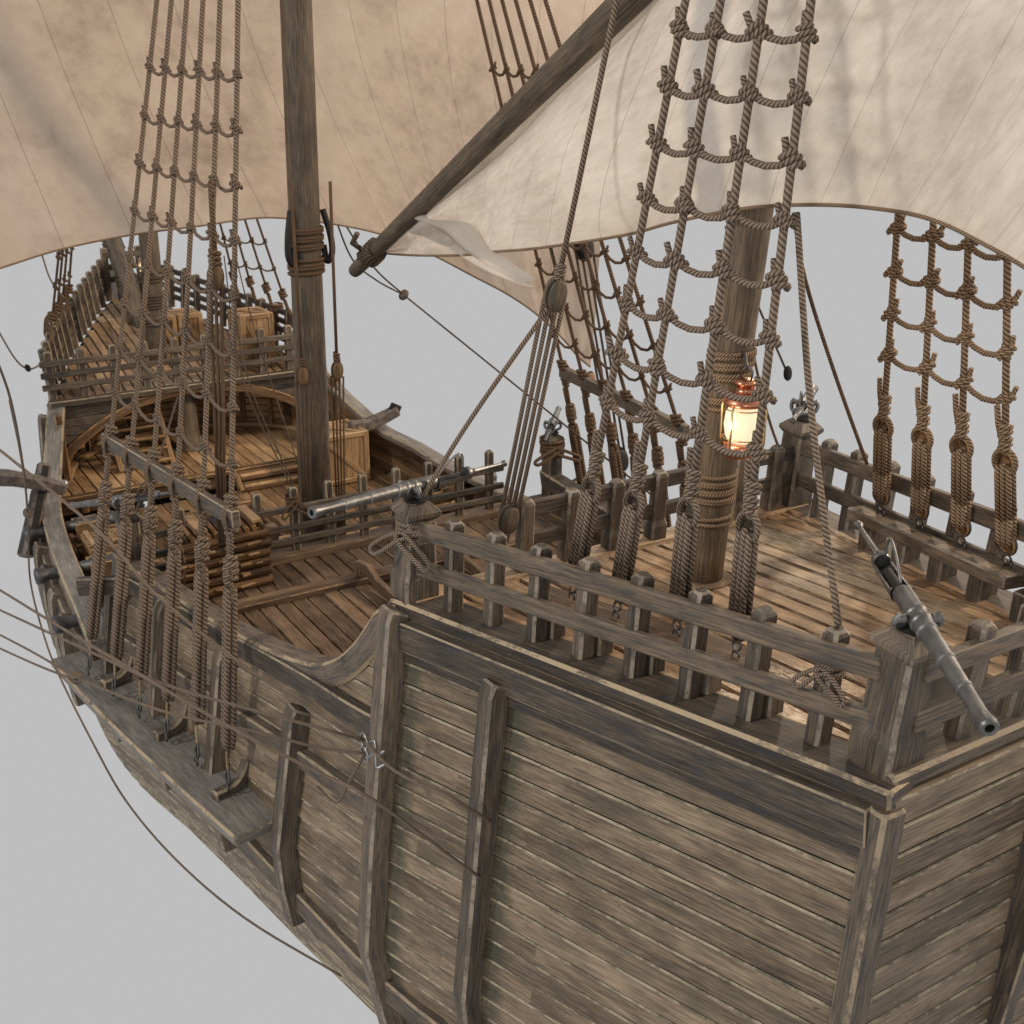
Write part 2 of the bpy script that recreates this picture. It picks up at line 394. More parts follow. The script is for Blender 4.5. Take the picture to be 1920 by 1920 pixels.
ZR = [(.88, -.155), (1.95, -.262), (2.3, -.31), (2.63, -.345), (3.41, -.425), (4.35, -.47), (5.3, -.36), (6.5, -.02)]
def zfd(x): return -.344+.2*(x-5.3)                     # forecastle deck
def zp(x): return (1.95-x)*.078                         # poop deck
def captop(x): return interp(ZC, x) if x < 3.43 else interp(ZW, x) if x < 5.3 else zfd(x)-.005
def capy(x): return interp(YC, x) if x < 3.43 else interp(YW, x) if x < 5.3 else interp(YF, x)
def hully(x, z, off=0):
    zt, yt, yl = captop(x), capy(x), interp(YL, x)
    zl = -.76
    if z > zl:
        t = (zt-z)/max(.02, zt-zl); y = lerp(yt, yl, max(0, min(1, t)))
    else:
        d = (zl-z)
        tuck = interp([(.88, .55), (2.6, .95), (4, 1.15), (6.5, .8)], x)
        q = min(1, d/tuck); y = yl*math.sqrt(max(0, 1-q**2.2))
    return y-off
def stations(a, b, n): return [a+(b-a)*i/n for i in range(n+1)]

hull = thing('ship_hull', 'weathered grey-brown planked wooden hull of the old sailing ship', 'ship hull', (2.5, 0, -1.9))
def hullside(sgn, a, b, n, dz=.047, lo=-1.85, inset=0, mats=HULL, name='planking', top=None, z1=None):
    mb = MB(); xs = stations(a, b, n)
    for k in range(8, -44, -1):
        ti = random.random(); T_, B_, G_ = [], [], []
        pieces = []
        cur = []
        for x in xs:
            zt = (top(x) if top else captop(x)-.012)
            hi = min(interp(ZR, x)+(k+1)*dz, zt); l_ = min(interp(ZR, x)+k*dz, zt)
            if z1 is not None: l_ = max(l_, z1); hi = max(hi, z1)
            if hi-l_ > .004 and hi > lo: cur.append((x, hi, l_))
            else:
                if len(cur) > 1: pieces.append(cur)
                cur = []
        if len(cur) > 1: pieces.append(cur)
        for pc in pieces:
            # butt joints along the strake
            i = 0
            while i < len(pc)-1:
                j = min(len(pc)-1, i+random.randint(12, 30)) if len(pc)-1-i > 16 else len(pc)-1
                seg = pc[i:j+1]; i = j
                ti = random.random()
                d = .0 if inset else .0045
                g = .0045
                top_ = [(x, sgn*(hully(x, h, inset)), h-g*.5) for x, h, l in seg]
                tp2 = [(x, sgn*(hully(x, h, inset)+d*.6), h-g*1.4) for x, h, l in seg]
                bt2 = [(x, sgn*(hully(x, l, inset)+d), l+g*.9) for x, h, l in seg]
                bot = [(x, sgn*(hully(x, l, inset)-.004), l+g*.2) for x, h, l in seg]
                nxt = [(x, sgn*(hully(x, l, inset)-.004), l-g*.6) for x, h, l in seg]
                mb.strip(top_, tp2, 1, ti); mb.strip(tp2, bt2, 0, ti); mb.strip(bt2, bot, 0, ti); mb.strip(bot, nxt, 0, .0)
    return mb.build(name, mats, hull)
hullside(1, .88, 1.96, 22); hullside(1, 1.96, 3.42, 34); hullside(1, 3.42, 5.3, 26); hullside(1, 5.3, 6.52, 14)
hullside(-1, .88, 3.42, 30); hullside(-1, 3.42, 5.3, 20); hullside(-1, 5.3, 6.52, 12)
# inside of the bulwarks
hullside(1, 1.97, 3.40, 22, inset=.035, mats=INN, name='bulwark_lining', z1=-.56); hullside(-1, 1.97, 3.40, 22, inset=.035, mats=QD, name='bulwark_lining', z1=-.56)
hullside(1, 3.43, 5.9, 26, inset=.045, mats=INN, name='bulwark_lining', z1=-.80); hullside(-1, 3.43, 5.9, 26, inset=.045, mats=INN, name='bulwark_lining', z1=-.80)
# transom, keel and stem
mb = MB()
for k in range(0, 22):
    z = .07-k*.05
    if hully(.88, z-.03) > .02: mb.box((.872, 0, z-.025), .02, 2*hully(.88, z-.025)-.01, .046, ch=.003)
mb.build('transom', HULL, hull)
mb = MB(); mb.sweep([(1.0, 0, -1.2), (1.8, 0, -1.66), (3, 0, -1.86), (4.6, 0, -1.9), (5.8, 0, -1.6), (6.35, 0, -1.0), (6.56, 0, -.4), (6.62, 0, .05)], .06, .12, (0, 0, 1)); mb.build('keel', GREY, hull)
mb = MB(); mb.beam((.85, 0, .02), (.98, 0, -1.35), .03, .12, (1, 0, 0)); mb.build('rudder', GREY, hull)

def caprail(path, w, h, name='cap_rail', mats=GREY, ch=.008): return MB().sweep(path, w, h, ch=ch).build(name, mats, hull)
for sg in (1, -1):
    caprail([(x, sg*(interp(YC, x)-.040), interp(ZC, x)-.012) for x in stations(.868, 1.95, 12)]+[(1.965, sg*(interp(YC, 1.965)-.040), -.016)], .092, .034, mats=[M['grey'], M['cap']], ch=.0062)
    pts = catmull([(x, sg*(interp(YC, x)-.024+(.013 if x > 1.96 else 0)), z-.014) for x, z in [(1.940, -.004), (1.962, -.020), (2.0, -.068), (2.06, -.142), (2.14, -.213), (2.24, -.268), (2.36, -.304), (2.52, -.331), (2.75, -.355), (3.1, -.378), (3.42, -.394)]], 5)
    caprail([p-V((0, 0, .010)) for p in pts], .064, .060, ch=.0065, mats=[M['grey'], M['cap']])
    pts = catmull([(x, sg*(interp(YW, x)-.03), interp(ZW, x)-.01) for x in (3.40, 3.55, 3.7, 4.0, 4.35, 4.6, 4.84, 5.0, 5.15, 5.31)], 4)
    MB().sweep(pts, .075, .030, ch=.006, ti=.95).build('cap_rail', [M['channel'], M['cap']], hull)
    # wales under the caps
    MB().sweep([(x, sg*(hully(x, captop(x)-.058)+.010), captop(x)-.058) for x in stations(.88, 1.93, 10)], .028, .062, ch=.003).build('wale', GREY, hull)
    MB().sweep([(x, sg*(hully(x, captop(x)-.105)+.004), captop(x)-.102) for x in stations(.88, 1.93, 10)], .018, .024, ch=.003).build('wale', GREY, hull)
    MB().sweep([(x, sg*(hully(x, interp(ZR, x)-.028)+.010), interp(ZR, x)-.028) for x in stations(1.925, 3.43, 16)], .026, .058, ch=.004).build('wale', GREY, hull)
    MB().sweep([(x, sg*(hully(x, interp(ZR, x)-.215)+.012), interp(ZR, x)-.215) for x in stations(1.925, 3.40, 16)], .030, .048, ch=.005).build('wale', GREY, hull)
    MB().sweep([(x, sg*(hully(x, -.72)+.012), -.72-.02*abs(x-4)) for x in stations(3.5, 6.2, 16)], .03, .06, ch=.005).build('wale', GREY, hull)
    MB().sweep([(x, sg*(hully(x, -.92)+.012), -.93) for x in stations(1.0, 6.2, 26)], .03, .06, ch=.005).build('wale', GREY, hull)
for sg in (1, -1): MB().sweep([(.872, sg*(hully(.88, z)-.008), z) for z in (.055, -.1, -.3, -.5, -.7, -.9, -1.1)], .05, .036, (1, 0, 0), ch=.006).build('corner_timber', GREY, hull)
# upright fender timbers on the sides
def fender(x, z0, z1, sg=1, w=.05, d=.05, out=.018):
    zz = [z1, z1-.02]+[lerp(z1, z0, t) for t in (.2, .4, .6, .8, 1)]
    p = [(x, sg*(hully(x, z)+out*(1 if i else .7)), z) for i, z in enumerate(zz)]
    return MB().sweep(p, w, d, (0, sg, 0), ch=.006).build('fender_timber', POST, hull)
for sg in (1, -1):
    fender(1.915, -1.35, -.004, sg, .052, .05, .024)
    fender(1.612, -1.2, -.046, sg, .046, .046, .024)
    for x, zt in ((2.30, -.40), (2.68, -.40), (3.06, -.405), (3.41, -.45)): fender(x, -1.0, zt, sg, .052, .05, .028)
    for x in (3.72, 3.95, 4.18, 4.41, 4.64, 4.87): fender(x, -1.0, captop(x)-.05, sg, .06, .06, .025)
    fender(5.25, -1.1, -.39, sg, .05, .05, .02)
# heavy end timber of the raised quarterdeck side
for sg in (1, -1):
    MB().beam((3.43, sg*.79, -.38), (3.43, sg*.86, -.80), .07, .06, (1, 0, 0), ch=.006).build('end_timber', GREY, hull)

# ------------------------------------------------------------------ decks
def deck(name, mats, x0, x1, half, zf, w=.048, gap=.0060, thick=.02, lens=(2.2, 3.2), hole=None, jit=.0012):
    "planks laid fore and aft, cut to the outline"
    mb = MB(); ymax = max(half(x) for x in stations(x0, x1, 40)); n = int(ymax*2/w)+1; y = -n*w/2
    for i in range(n):
        ya, yb = y+i*w, y+(i+1)*w; far = max(abs(ya), abs(yb))-w*.6
        xs = [x for x in stations(x0, x1, 120) if half(x) >= far]
        if not xs: continue
        a, b = xs[0], xs[-1]; x = a
        spans = []
        while x < b-.02:
            e = min(b, x+random.uniform(*lens)); 
            if b-e < .15: e = b
            spans.append((x, e)); x = e
        for p, q in spans:
            cuts = [(p, q)]
            if hole and ya > hole[2]-w*.5 and yb < hole[3]+w*.5: cuts = [(p, min(q, hole[0])), (max(p, hole[1]), q)]
            for p2, q2 in cuts:
                if q2-p2 < .02: continue
                dz = random.uniform(-jit, jit); ym = (ya+yb)/2
                pts = [(xx, ym, zf(xx)-thick/2+dz) for xx in stations(p2+.0007, q2-.0007, max(1, int((q2-p2)/.3)))]
                mb.sweep(pts, w-gap, thick, ch=.0024)
    ob = mb.build(name, mats, hull)
    u = MB(); xs = stations(x0, x1, 24)
    if not hole:
        u.strip([(x, half(x), zf(x)-thick*.28) for x in xs], [(x, -half(x), zf(x)-thick*.28) for x in xs], 0, .1); u.build(name+'_caulking', M['black'], hull)  # black underlay sheet, the pitch caulking that shows in the plank gaps
    return ob
def hp(x): return .545-.226*(1.95-x)
deck('poop_deck', DECK, .90, 1.90, lambda x: hp(x)-.005, zp, .047, gap=.0075)
deck('quarterdeck', QD, 1.99, 3.44, lambda x: capy(x)-.03, lambda x: -.50, .052, hole=(2.62, 3.10, -.17, .12))
deck('waist_deck', INN, 3.44, 4.93, lambda x: interp(YW, x)-.04, lambda x: -.78, .055, hole=(4.15, 4.62, -.02, .26))
def hin(x): return .70 if x < 5.14 else .66*math.sqrt(max(0, 1-((x-5.12)/.66)**2))
deck('under_forecastle_deck', [M['lining'], M['inneredge']], 5.0, 5.77, hin, lambda x: -.700, .055)
deck('forecastle_deck', DECK, 5.30, 6.45, lambda x: interp(YF, x)-.02, zfd, .045)
# sills round the poop deck
for sg in (1, -1):
    MB().sweep([(x, sg*(hp(x)-.052), zp(x)+.000) for x in stations(.90, 1.90, 6)], .020, .012, ch=.003).build('waterway', DECK, hull)
MB().beam((1.925, .55, .001), (1.925, -.55, .001), .062, .02, ch=.003).build('deck_sill', DECK, hull)
MB().beam((.905, .33, .085), (.905, -.33, .085), .07, .03, ch=.006).build('deck_sill', GREY, hull)
MB().beam((3.405, .76, -.488), (3.405, -.76, -.488), .075, .028, ch=.003).build('deck_sill', QD, hull)
MB().beam((3.445, .76, -.545), (3.445, -.76, -.545), .03, .09, ch=.003).build('deck_sill', QD, hull)
# break of the poop: planked bulkhead under the poop deck
mb = MB()
for k in range(10): mb.box((1.945, 0, -.035-k*.05), .02, 1.12, .047, ch=.003)
mb.build('poop_bulkhead', QD, hull)
# cross timber on the quarterdeck and the step well behind it
MB().beam((3.135, .80, -.494), (3.135, -.80, -.494), .042, .014, ch=.003).beam((3.095, .80, -.492), (3.095, -.80, -.492), .03, .022, ch=.003).build('cross_timber', QD, hull)
mb = MB()
for k in range(6): mb.box((3.108, -.025, -.53-k*.05), .012, .29, .047, ch=.003)
for k in range(6):
    for yy in (.125, -.175): mb.box((2.86, yy, -.53-k*.05), .50, .012, .047, ch=.003)
for k in range(6): mb.box((3.06-k*.075, -.025, -.56-k*.045), .08, .28, .014, ch=.003)
mb.build('companionway', INN, hull)
for yy in (.135, -.185):
    mb = MB(); mb.sweep([(3.15, yy, -.462), (3.07, yy, -.445), (3.0, yy, -.47), (2.62, yy, -.49)], .022, .034, ch=.003)
    mb.beam((3.12, yy, -.50), (3.12, yy, -.45), .03, .022, (1, 0, 0), ch=.003); mb.build('hatch_coaming', QD, hull)

# channel boards that spread the main shrouds (port and starboard)
for sg, lab in ((1, 'long grey channel board carrying the six near shrouds on the hull side'), (-1, 'channel board on the far side of the hull below the far shrouds')):
    xs = stations(2.36, 3.60, 10)
    t = thing('channel_board', lab, 'channel board', (3, sg*.85, -.76))
    mb = MB(); random.seed(5); yo = lambda x: interp([(2.36, .84), (2.6, .885), (3.0, .955), (3.3, 1.0), (3.6, 1.035)], x)
    pts = []; ws = []
    for x in xs:
        yi = hully(x, -.745)-.01; pts.append((x, sg*(yi+yo(x))/2, -.752-.012*(x-2.4))); ws.append(yo(x)-yi)
    mb.sweep(pts, ws, .030, ch=.006, ti=.95); mb.build('board', [M['channel'], M['cap']], t)
    for x in (2.55, 2.92, 3.30):          # curved knees standing on the board
        mb = MB(); y0 = hully(x, -.66)+.005
        mb.sweep(catmull([(x+.02, sg*(y0-.005), -.665), (x+.012, sg*(y0+.015), -.705), (x, sg*(y0+.050), -.728), (x-.015, sg*(y0+.105), -.728)], 4), .030, .03, (0, 0, 1), ch=.006)
        mb.build('knee', GREY, t)

# ------------------------------------------------------------------ railings
def railing(label, posts, rails, group=None, up=(0, 0, 1), name='railing', mats=POST, rmats=None, foot=.0, pw=.03, pd=.034, ch=.005):
    "posts: list of (base, top); rails: list of (path, w, h)"
    b0 = V(posts[0][0]); t = thing(name, label, 'railing', b0, group)
    for a, b, fw in posts:
        a, b = V(a), V(b); d = b-a
        if foot: path = [a, a+d*.22, a+d*.30, b-d.normalized()*.012, b]; w = [pd+foot, pd+foot, pd, pd, pd*.8]; h = [pw+foot, pw+foot, pw, pw, pw*.8]
        else: path = [a, b-d.normalized()*.009, b]; w = [pd, pd, pd*.76]; h = [pw, pw, pw*.76]
        MB().sweep(path, w, h, fw, ch=ch).build('post', mats, t)
    for path, w, h in rails: MB().sweep(path, w, h, ch=.003, emi=0).build('rail', rmats or mats, t)
    return t
PX = [1.823, 1.71, 1.597, 1.484, 1.370, 1.256, 1.141, 1.024]
def hpost(x): return .533-.2275*(1.95-x)
def rake(x, y, z, h, lean=.08, inn=0): return (x-h*lean, y+inn*h, z+h)
for sg, lab in ((1, 'grey two-rail railing on eight posts along the near edge of the poop deck'), (-1, 'brown two-rail railing on the far side of the poop behind the shroud shelf')):
    posts = [((x, sg*hpost(x), zp(x)+.002), rake(x, sg*hpost(x), zp(x), .198), (1, 0, 0)) for x in PX]
    def rp(h, off=.0): return [(x-h*.08, sg*(hpost(x)+off), zp(x)+h) for x in (1.93, 1.6, 1.25, .938)]
    railing(lab, posts, [(rp(.163, sg*.016), .018, .036), (rp(.080, sg*.016), .016, .034)])
SY = [.162, .046, -.070, -.186]
railing('grey two-rail railing across the stern behind the muzzle of the nearest gun', [((.905, y, .088), rake(.905, y, .085, .205), (1, 0, 0)) for y in SY],
        [([(.896-h*.08, .29, .085+h), (.896-h*.08, -.30, .085+h)], .018, .034) for h in (.165, .082)])
FY = [.275, .157, .038, -.083, -.204, -.323, -.443]
railing('brown railing with flared post feet across the front of the poop deck', [((1.925, y, .008), (1.915, y, .175), (1, 0, 0)) for y in FY],
        [([(1.918, FY[0]+.0, .150), (1.918, -.53, .150)], .019, .034), ([(1.921, FY[0], .078), (1.921, -.53, .078)], .017, .032)], foot=.010)
QY = [-.51+.1253*i for i in range(11)]
railing('dark four-rail railing across the front of the quarterdeck', [((3.41, y, -.50), (3.41, y, -.252), (1, 0, 0)) for y in QY],
        [([(3.41-.016, -.56, z), (3.41-.016, .76, z)], .014, .022) for z in (-.322, -.388, -.434)], mats=GREY, pw=.028, pd=.028)
GY = [.634-.1402*i for i in range(10)]
railing('dark three-rail railing across the break of the forecastle', [((5.315, y, -.36), (5.315, y, -.120), (1, 0, 0)) for y in GY],
        [([(5.295, -.60, z), (5.295, .675, z)], .018, .026) for z in (-.174, -.226, -.280)], mats=GREY, pw=.034, pd=.034)
for sg, lab in ((1, 'long slatted forecastle railing on the near side running to the bow'), (-1, 'slatted forecastle railing on the far side seen between the shrouds and crates')):
    xs = stations(5.36, 6.45, 13)
    posts = [((x, sg*(interp(YF, x)+.0), zfd(x)-.01), (x+.01, sg*(interp(YF, x)+.02), zfd(x)+.215), (1, 0, 0)) for x in xs]
    rails = [([(x, sg*(interp(YF, x)+.004+.08*h), zfd(x)+h) for x in stations(5.33, 6.46, 8)], .018, .026) for h in (.05, .095, .14, .185)]
    railing(lab, posts, rails, mats=GREY, pw=.032, pd=.032)
railing('short three-rail railing closing the bow between the two side railings', [((6.45, .09, -.12), (6.46, .09, .16), (1, 0, 0)), ((6.45, -.09, -.12), (6.46, -.09, .16), (1, 0, 0))],
        [([(6.45, .1, z), (6.45, -.1, z)], .02, .028) for z in (.12, .055, -.01)], mats=GREY)

# ------------------------------------------------------------------ gun posts
def gunpost(label, x, y, z, h, w=.068, rk=.08, mats=POST, group=None, foot=True, ux=(1, 0, 0)):
    t = thing('gun_post', label, 'post', (x, y, z), group); lean = lambda q: V((x-q*rk, y, z+q))
    P_ = [lean(0), lean(h*.30), lean(h*.38), lean(h)]; w_ = [w*1.17, w*1.17, w, w*.94] if foot else [w]*4
    sh = MB().sweep(P_, w_, w_, ux, ch=.006).build('shaft', mats, t)
    MB().sweep([lean(h-.006), lean(h+.004), lean(h+.012), lean(h+.027), lean(h+.030)], [w*.96, w*1.14, w*1.14, w*.70, w*.6], [w*.96, w*1.14, w*1.14, w*.70, w*.6], ux, ch=.002).build('cap', mats, sh)
    return t, lean(h+.034)
gp = {}
gp['aftport'] = gunpost('thick grey corner post with pyramid cap at the near stern corner of the poop', .925, .292, zp(.925), .195)[1]
gp['aftstar'] = gunpost('corner post at the far stern corner of the poop', .925, -.292, zp(.925), .205)[1]
gp['foreport'] = gunpost('grey corner post with rope coiled under its cap beside the curved cap rail', 1.94, .53, .002, .188)[1]
gp['forestar'] = gunpost('brown corner post with pyramid cap at the far front corner of the poop', 1.94, -.525, .002, .195)[1]
gp['midport'] = gunpost('dark post carrying a gun beside the first near shroud', 3.42, .775, -.50, .235, w=.06, rk=0, foot=False, mats=GREY)[1]
gp['midstar'] = gunpost('dark rope-wrapped post carrying a gun at the end of the far bulwark', 3.42, -.79, -.50, .235, w=.06, rk=0, foot=False, mats=GREY)[1]
# shelves inside the poop railings
for sg, lab in ((1, 'brown shelf behind the near poop railing holding four rope tackles'), (-1, 'long brown shelf on the far poop railing holding four rope tackles')):
    t = thing('shroud_shelf', lab, 'shelf', (1.4, sg*.39, .11))
    a = V((1.635, sg*.436, .098)); b = V((1.155, sg*.326, .135))
    MB().beam(a, b, .080, .028, ch=.004).build('board', POST if sg < 0 else QD, t)
    for x in PX[2:7]: MB().beam((x-.006, sg*(hpost(x)-.036), zp(x)), (x-.008, sg*(hpost(x)-.036), lerp(.098, .135, (1.635-x)/.48)-.012), .034, .034, (1, 0, 0), ch=.004).build('bracket', POST, t)

# ------------------------------------------------------------------ forecastle bulkhead with the arched opening
mb = MB(); AR = [(.668, -.700), (.655, -.655), (.630, -.612), (.585, -.563), (.517, -.515), (.450, -.475), (.389, -.446), (.266, -.397), (.13, -.370), (0, -.362)]
arch = [(y, z) for y, z in AR]+[(-y, z) for y, z in reversed(AR[:-1])]
def archz(y): return interp(sorted([(p, q) for p, q in arch]), y)
ny = 60
for k in range(9):
    hi0 = -.352-k*.04; lo0 = hi0-.0375; top_, bot_ = [], []
    def flush():
        if len(top_) > 1: mb.strip(top_, bot_, 0); mb.strip([(5.318, p[1], p[2]) for p in bot_], bot_, 0)
        top_.clear(); bot_.clear()
    for i in range(ny+1):
        y = -.668+1.336*i/ny; l_ = max(lo0, archz(y))
        if hi0-l_ > .001: top_.append((5.30+.002*(k % 2), y, hi0)); bot_.append((5.30+.002*(k % 2), y, l_))
        else: flush()
    flush()
mb.build('forecastle_bulkhead', [M['grey'], M['inneredge']], hull)
MB().sweep([(5.292, y, z-.004) for y, z in arch], .04, .022, (1, 0, 0), ch=.004).build('arch_trim', [M['inner'], M['inneredge']], hull)
MB().beam((5.285, .66, -.352), (5.285, -.66, -.352), .05, .026, ch=.004).build('break_beam', GREY, hull)
# curved inside wall with ribs
wall = MB()
for k in range(9):
    z0 = -.695+k*.036; pts = []
    for i in range(41):
        a = -math.pi/2*.97+math.pi*.97*i/40; pts.append((5.10+.70*math.cos(a), .665*math.sin(a), z0+.031))
    wall.strip(pts, [(x, y, z-.029) for x, y, z in pts], 0, thick=0)
    wall.strip([(x, y, z-.029) for x, y, z in pts], [(x+.006, y, z-.033) for x, y, z in pts], 0, .1)
wall.build('curved_lining', [M['lining'], M['inneredge']], hull)
mb = MB()
for i in range(14):
    a = -math.pi/2*.93+math.pi*.93*i/13; c = V((5.10+.685*math.cos(a), .65*math.sin(a), 0))
    mb.beam(c+V((0, 0, -.70)), c+V((0, 0, -.375)), .022, .03, (math.cos(a), math.sin(a), 0), ch=.003)
mb.build('lining_ribs', INN, hull)
MB().sweep([(5.10+.675*math.cos(a), .64*math.sin(a), -.688) for a in [-math.pi/2*.95+math.pi*.95*i/30 for i in range(31)]], .03, .022, ch=.004).build('lining_sill', [M['crate'], M['inneredge']], hull)
# edge of the under deck
MB().beam((4.995, .72, -.705), (4.995, -.72, -.705), .04, .02, ch=.003).beam((5.005, .72, -.748), (5.005, -.72, -.748), .02, .06, ch=.003).build('deck_edge', INN, hull)
for y in (.62, .44, .1, -.3):
    MB().beam((5.0, y, -.71), (5.0, y+.0, -.78), .03, .03, (1, 0, 0)).build('deck_pillar', INN, hull)
# steps down from it and the side ladder under the arch
t = thing('wooden_steps', 'two rounded wooden steps between dark cheek pieces in front of the forecastle opening', 'steps', (4.85, -.25, -.76))
for k, (x, z) in enumerate(((4.955, -.726), (4.905, -.762))): MB().sweep([(x, -.06, z), (x, -.36, z)], .056, .036, ch=.014).build('tread', INN, t)
for y in (-.05, -.37): MB().sweep([(4.98, y, -.712), (4.93, y, -.73), (4.87, y, -.775)], .018, .05, ch=.006).build('cheek', INN, t)
t = thing('ladder_stair', 'steep dark stair with five treads under the left of the arched opening', 'stair', (5.2, .28, -.70))
for y in (.40, .16): MB().beam((5.22, y, -.70), (5.45, y, -.42), .02, .045, ch=.004).build('stringer', INN, t)
for k in range(6): MB().box((5.24+k*.036, .28, -.67+k*.046), .045, .23, .012, ch=.003).build('tread', [M['inner'], M['inneredge']], t)
t = thing('capstan_post', 'smooth round wooden pillar standing on the deck under the arch', 'pillar', (5.44, .01, -.70))
MB().lathe((5.44, .01, -.70), (0, 0, 1), [(0, .078), (.01, .078), (.012, .056), (.10, .048), (.31, .044)], 24).build('shaft', [M['mizzen']], t)
# stem of the foremast passing below: cheek rails
print('hull built')
# ------------------------------------------------------------------ masts
def mast(label, pts, r, mats, wraps=(), group=None, name='mast', collar=None):
    t = thing(name, label, 'mast', pts[0])
    MB().tube(pts, r, 28, wood=True, ti=.5).build('pole', mats, t)
    def P(z):
        for a, b, ra, rb in zip(pts, pts[1:], r, r[1:]):
            if z <= b[2]: q = (z-a[2])/(b[2]-a[2]); return V(a).lerp(V(b), q), lerp(ra, rb, q)
    for z0, z1, rr, m in wraps:
        n = max(2, int((z1-z0)/(rr*2.02))); path = []
        for i in range(n*20+1):
            z = z0+(z1-z0)*i/(n*20); c, rad = P(z); a = 2*math.pi*i/20
            path.append(c+V((math.cos(a)*(rad+rr*.8+.0012*math.sin(i*.7)), math.sin(a)*(rad+rr*.8), .0022*math.sin(a*.5+n))))
        MB().tube(path, rr, 7).build('rope_wrap', m, t)
    if collar: MB().lathe(collar[0], (0, 0, 1), [(0, collar[1]), (.006, collar[1]), (.008, collar[1]-.006), (.008, collar[2])], 12).build('deck_collar', [M['deckedge']], t)
    return t, P
mizz, mzP = mast('brown mizzen mast with tan rope bands rising from the poop deck', [(1.664, 0, -.02), (1.655, 0, .1), (1.64, 0, .30), (1.592, 0, .755), (1.39, 0, 2.75), (1.25, 0, 4.2)], [.042, .0415, .0405, .0385, .033, .024], [M['mizzen']],
    [(.205, .268, .0042, M['rope2']), (.158, .182, .0042, M['rope2']), (.462, .525, .0045, M['rope2']), (.405, .435, .0042, M['rope2'])], collar=((1.66, 0, .023), .062, .038))
main, mnP = mast('thick dark main mast rising from the waist in front of the forecastle', [(3.862, 0, -.82), (3.81, 0, -.14), (3.778, 0, .405), (3.60, 0, 3.2), (3.50, 0, 4.8)], [.064, .059, .054, .043, .030], [M['mast']],
    [(.455, .535, .0065, M['brownrope']), (.375, .43, .0065, M['brownrope'])])
fore, frP = mast('distant foremast with rope bands standing on the forecastle deck', [at(293, 690, x=5.62)-V((0, 0, .03)), at(291, 620, x=5.62), at(285, 520, x=5.60), at(277, 430, x=5.58), (5.5, .02, 2.3), (5.45, 0, 3.4)], [.052, .050, .047, .044, .034, .026], [M['mast']],
    [(-.03, .04, .006, M['darkrope']), (-.11, -.07, .006, M['darkrope']), (.10, .15, .006, M['darkrope'])])
mast('bowsprit spar slanting up over the bow', [(5.98, .04, -.30), (6.352, .02, .038), (6.54, .02, .171), (7.7, .02, 1.05)], [.055, .05, .047, .03], [M['post']], [(-.02, .03, .006, M['darkrope']), (.14, .19, .006, M['darkrope'])], name='bowsprit')
# iron cheek fitting on the main mast
t = thing('mast_fitting', 'blackened looped fitting bound to the main mast at the top of the picture', 'fitting', (3.78, .05, .44))
c0, r0 = mnP(.49)
for s_ in (1, -1): MB().tube(catmull([c0+V((-.03, s_*(r0+.004), .10)), c0+V((-.04, s_*(r0+.022), .02)), c0+V((-.04, s_*(r0+.026), -.045)), c0+V((-.03, s_*(r0+.010), -.075)), c0+V((-.02, s_*(r0+.004), -.02))], 5), .011, 8).build('loop', M['black'], t)

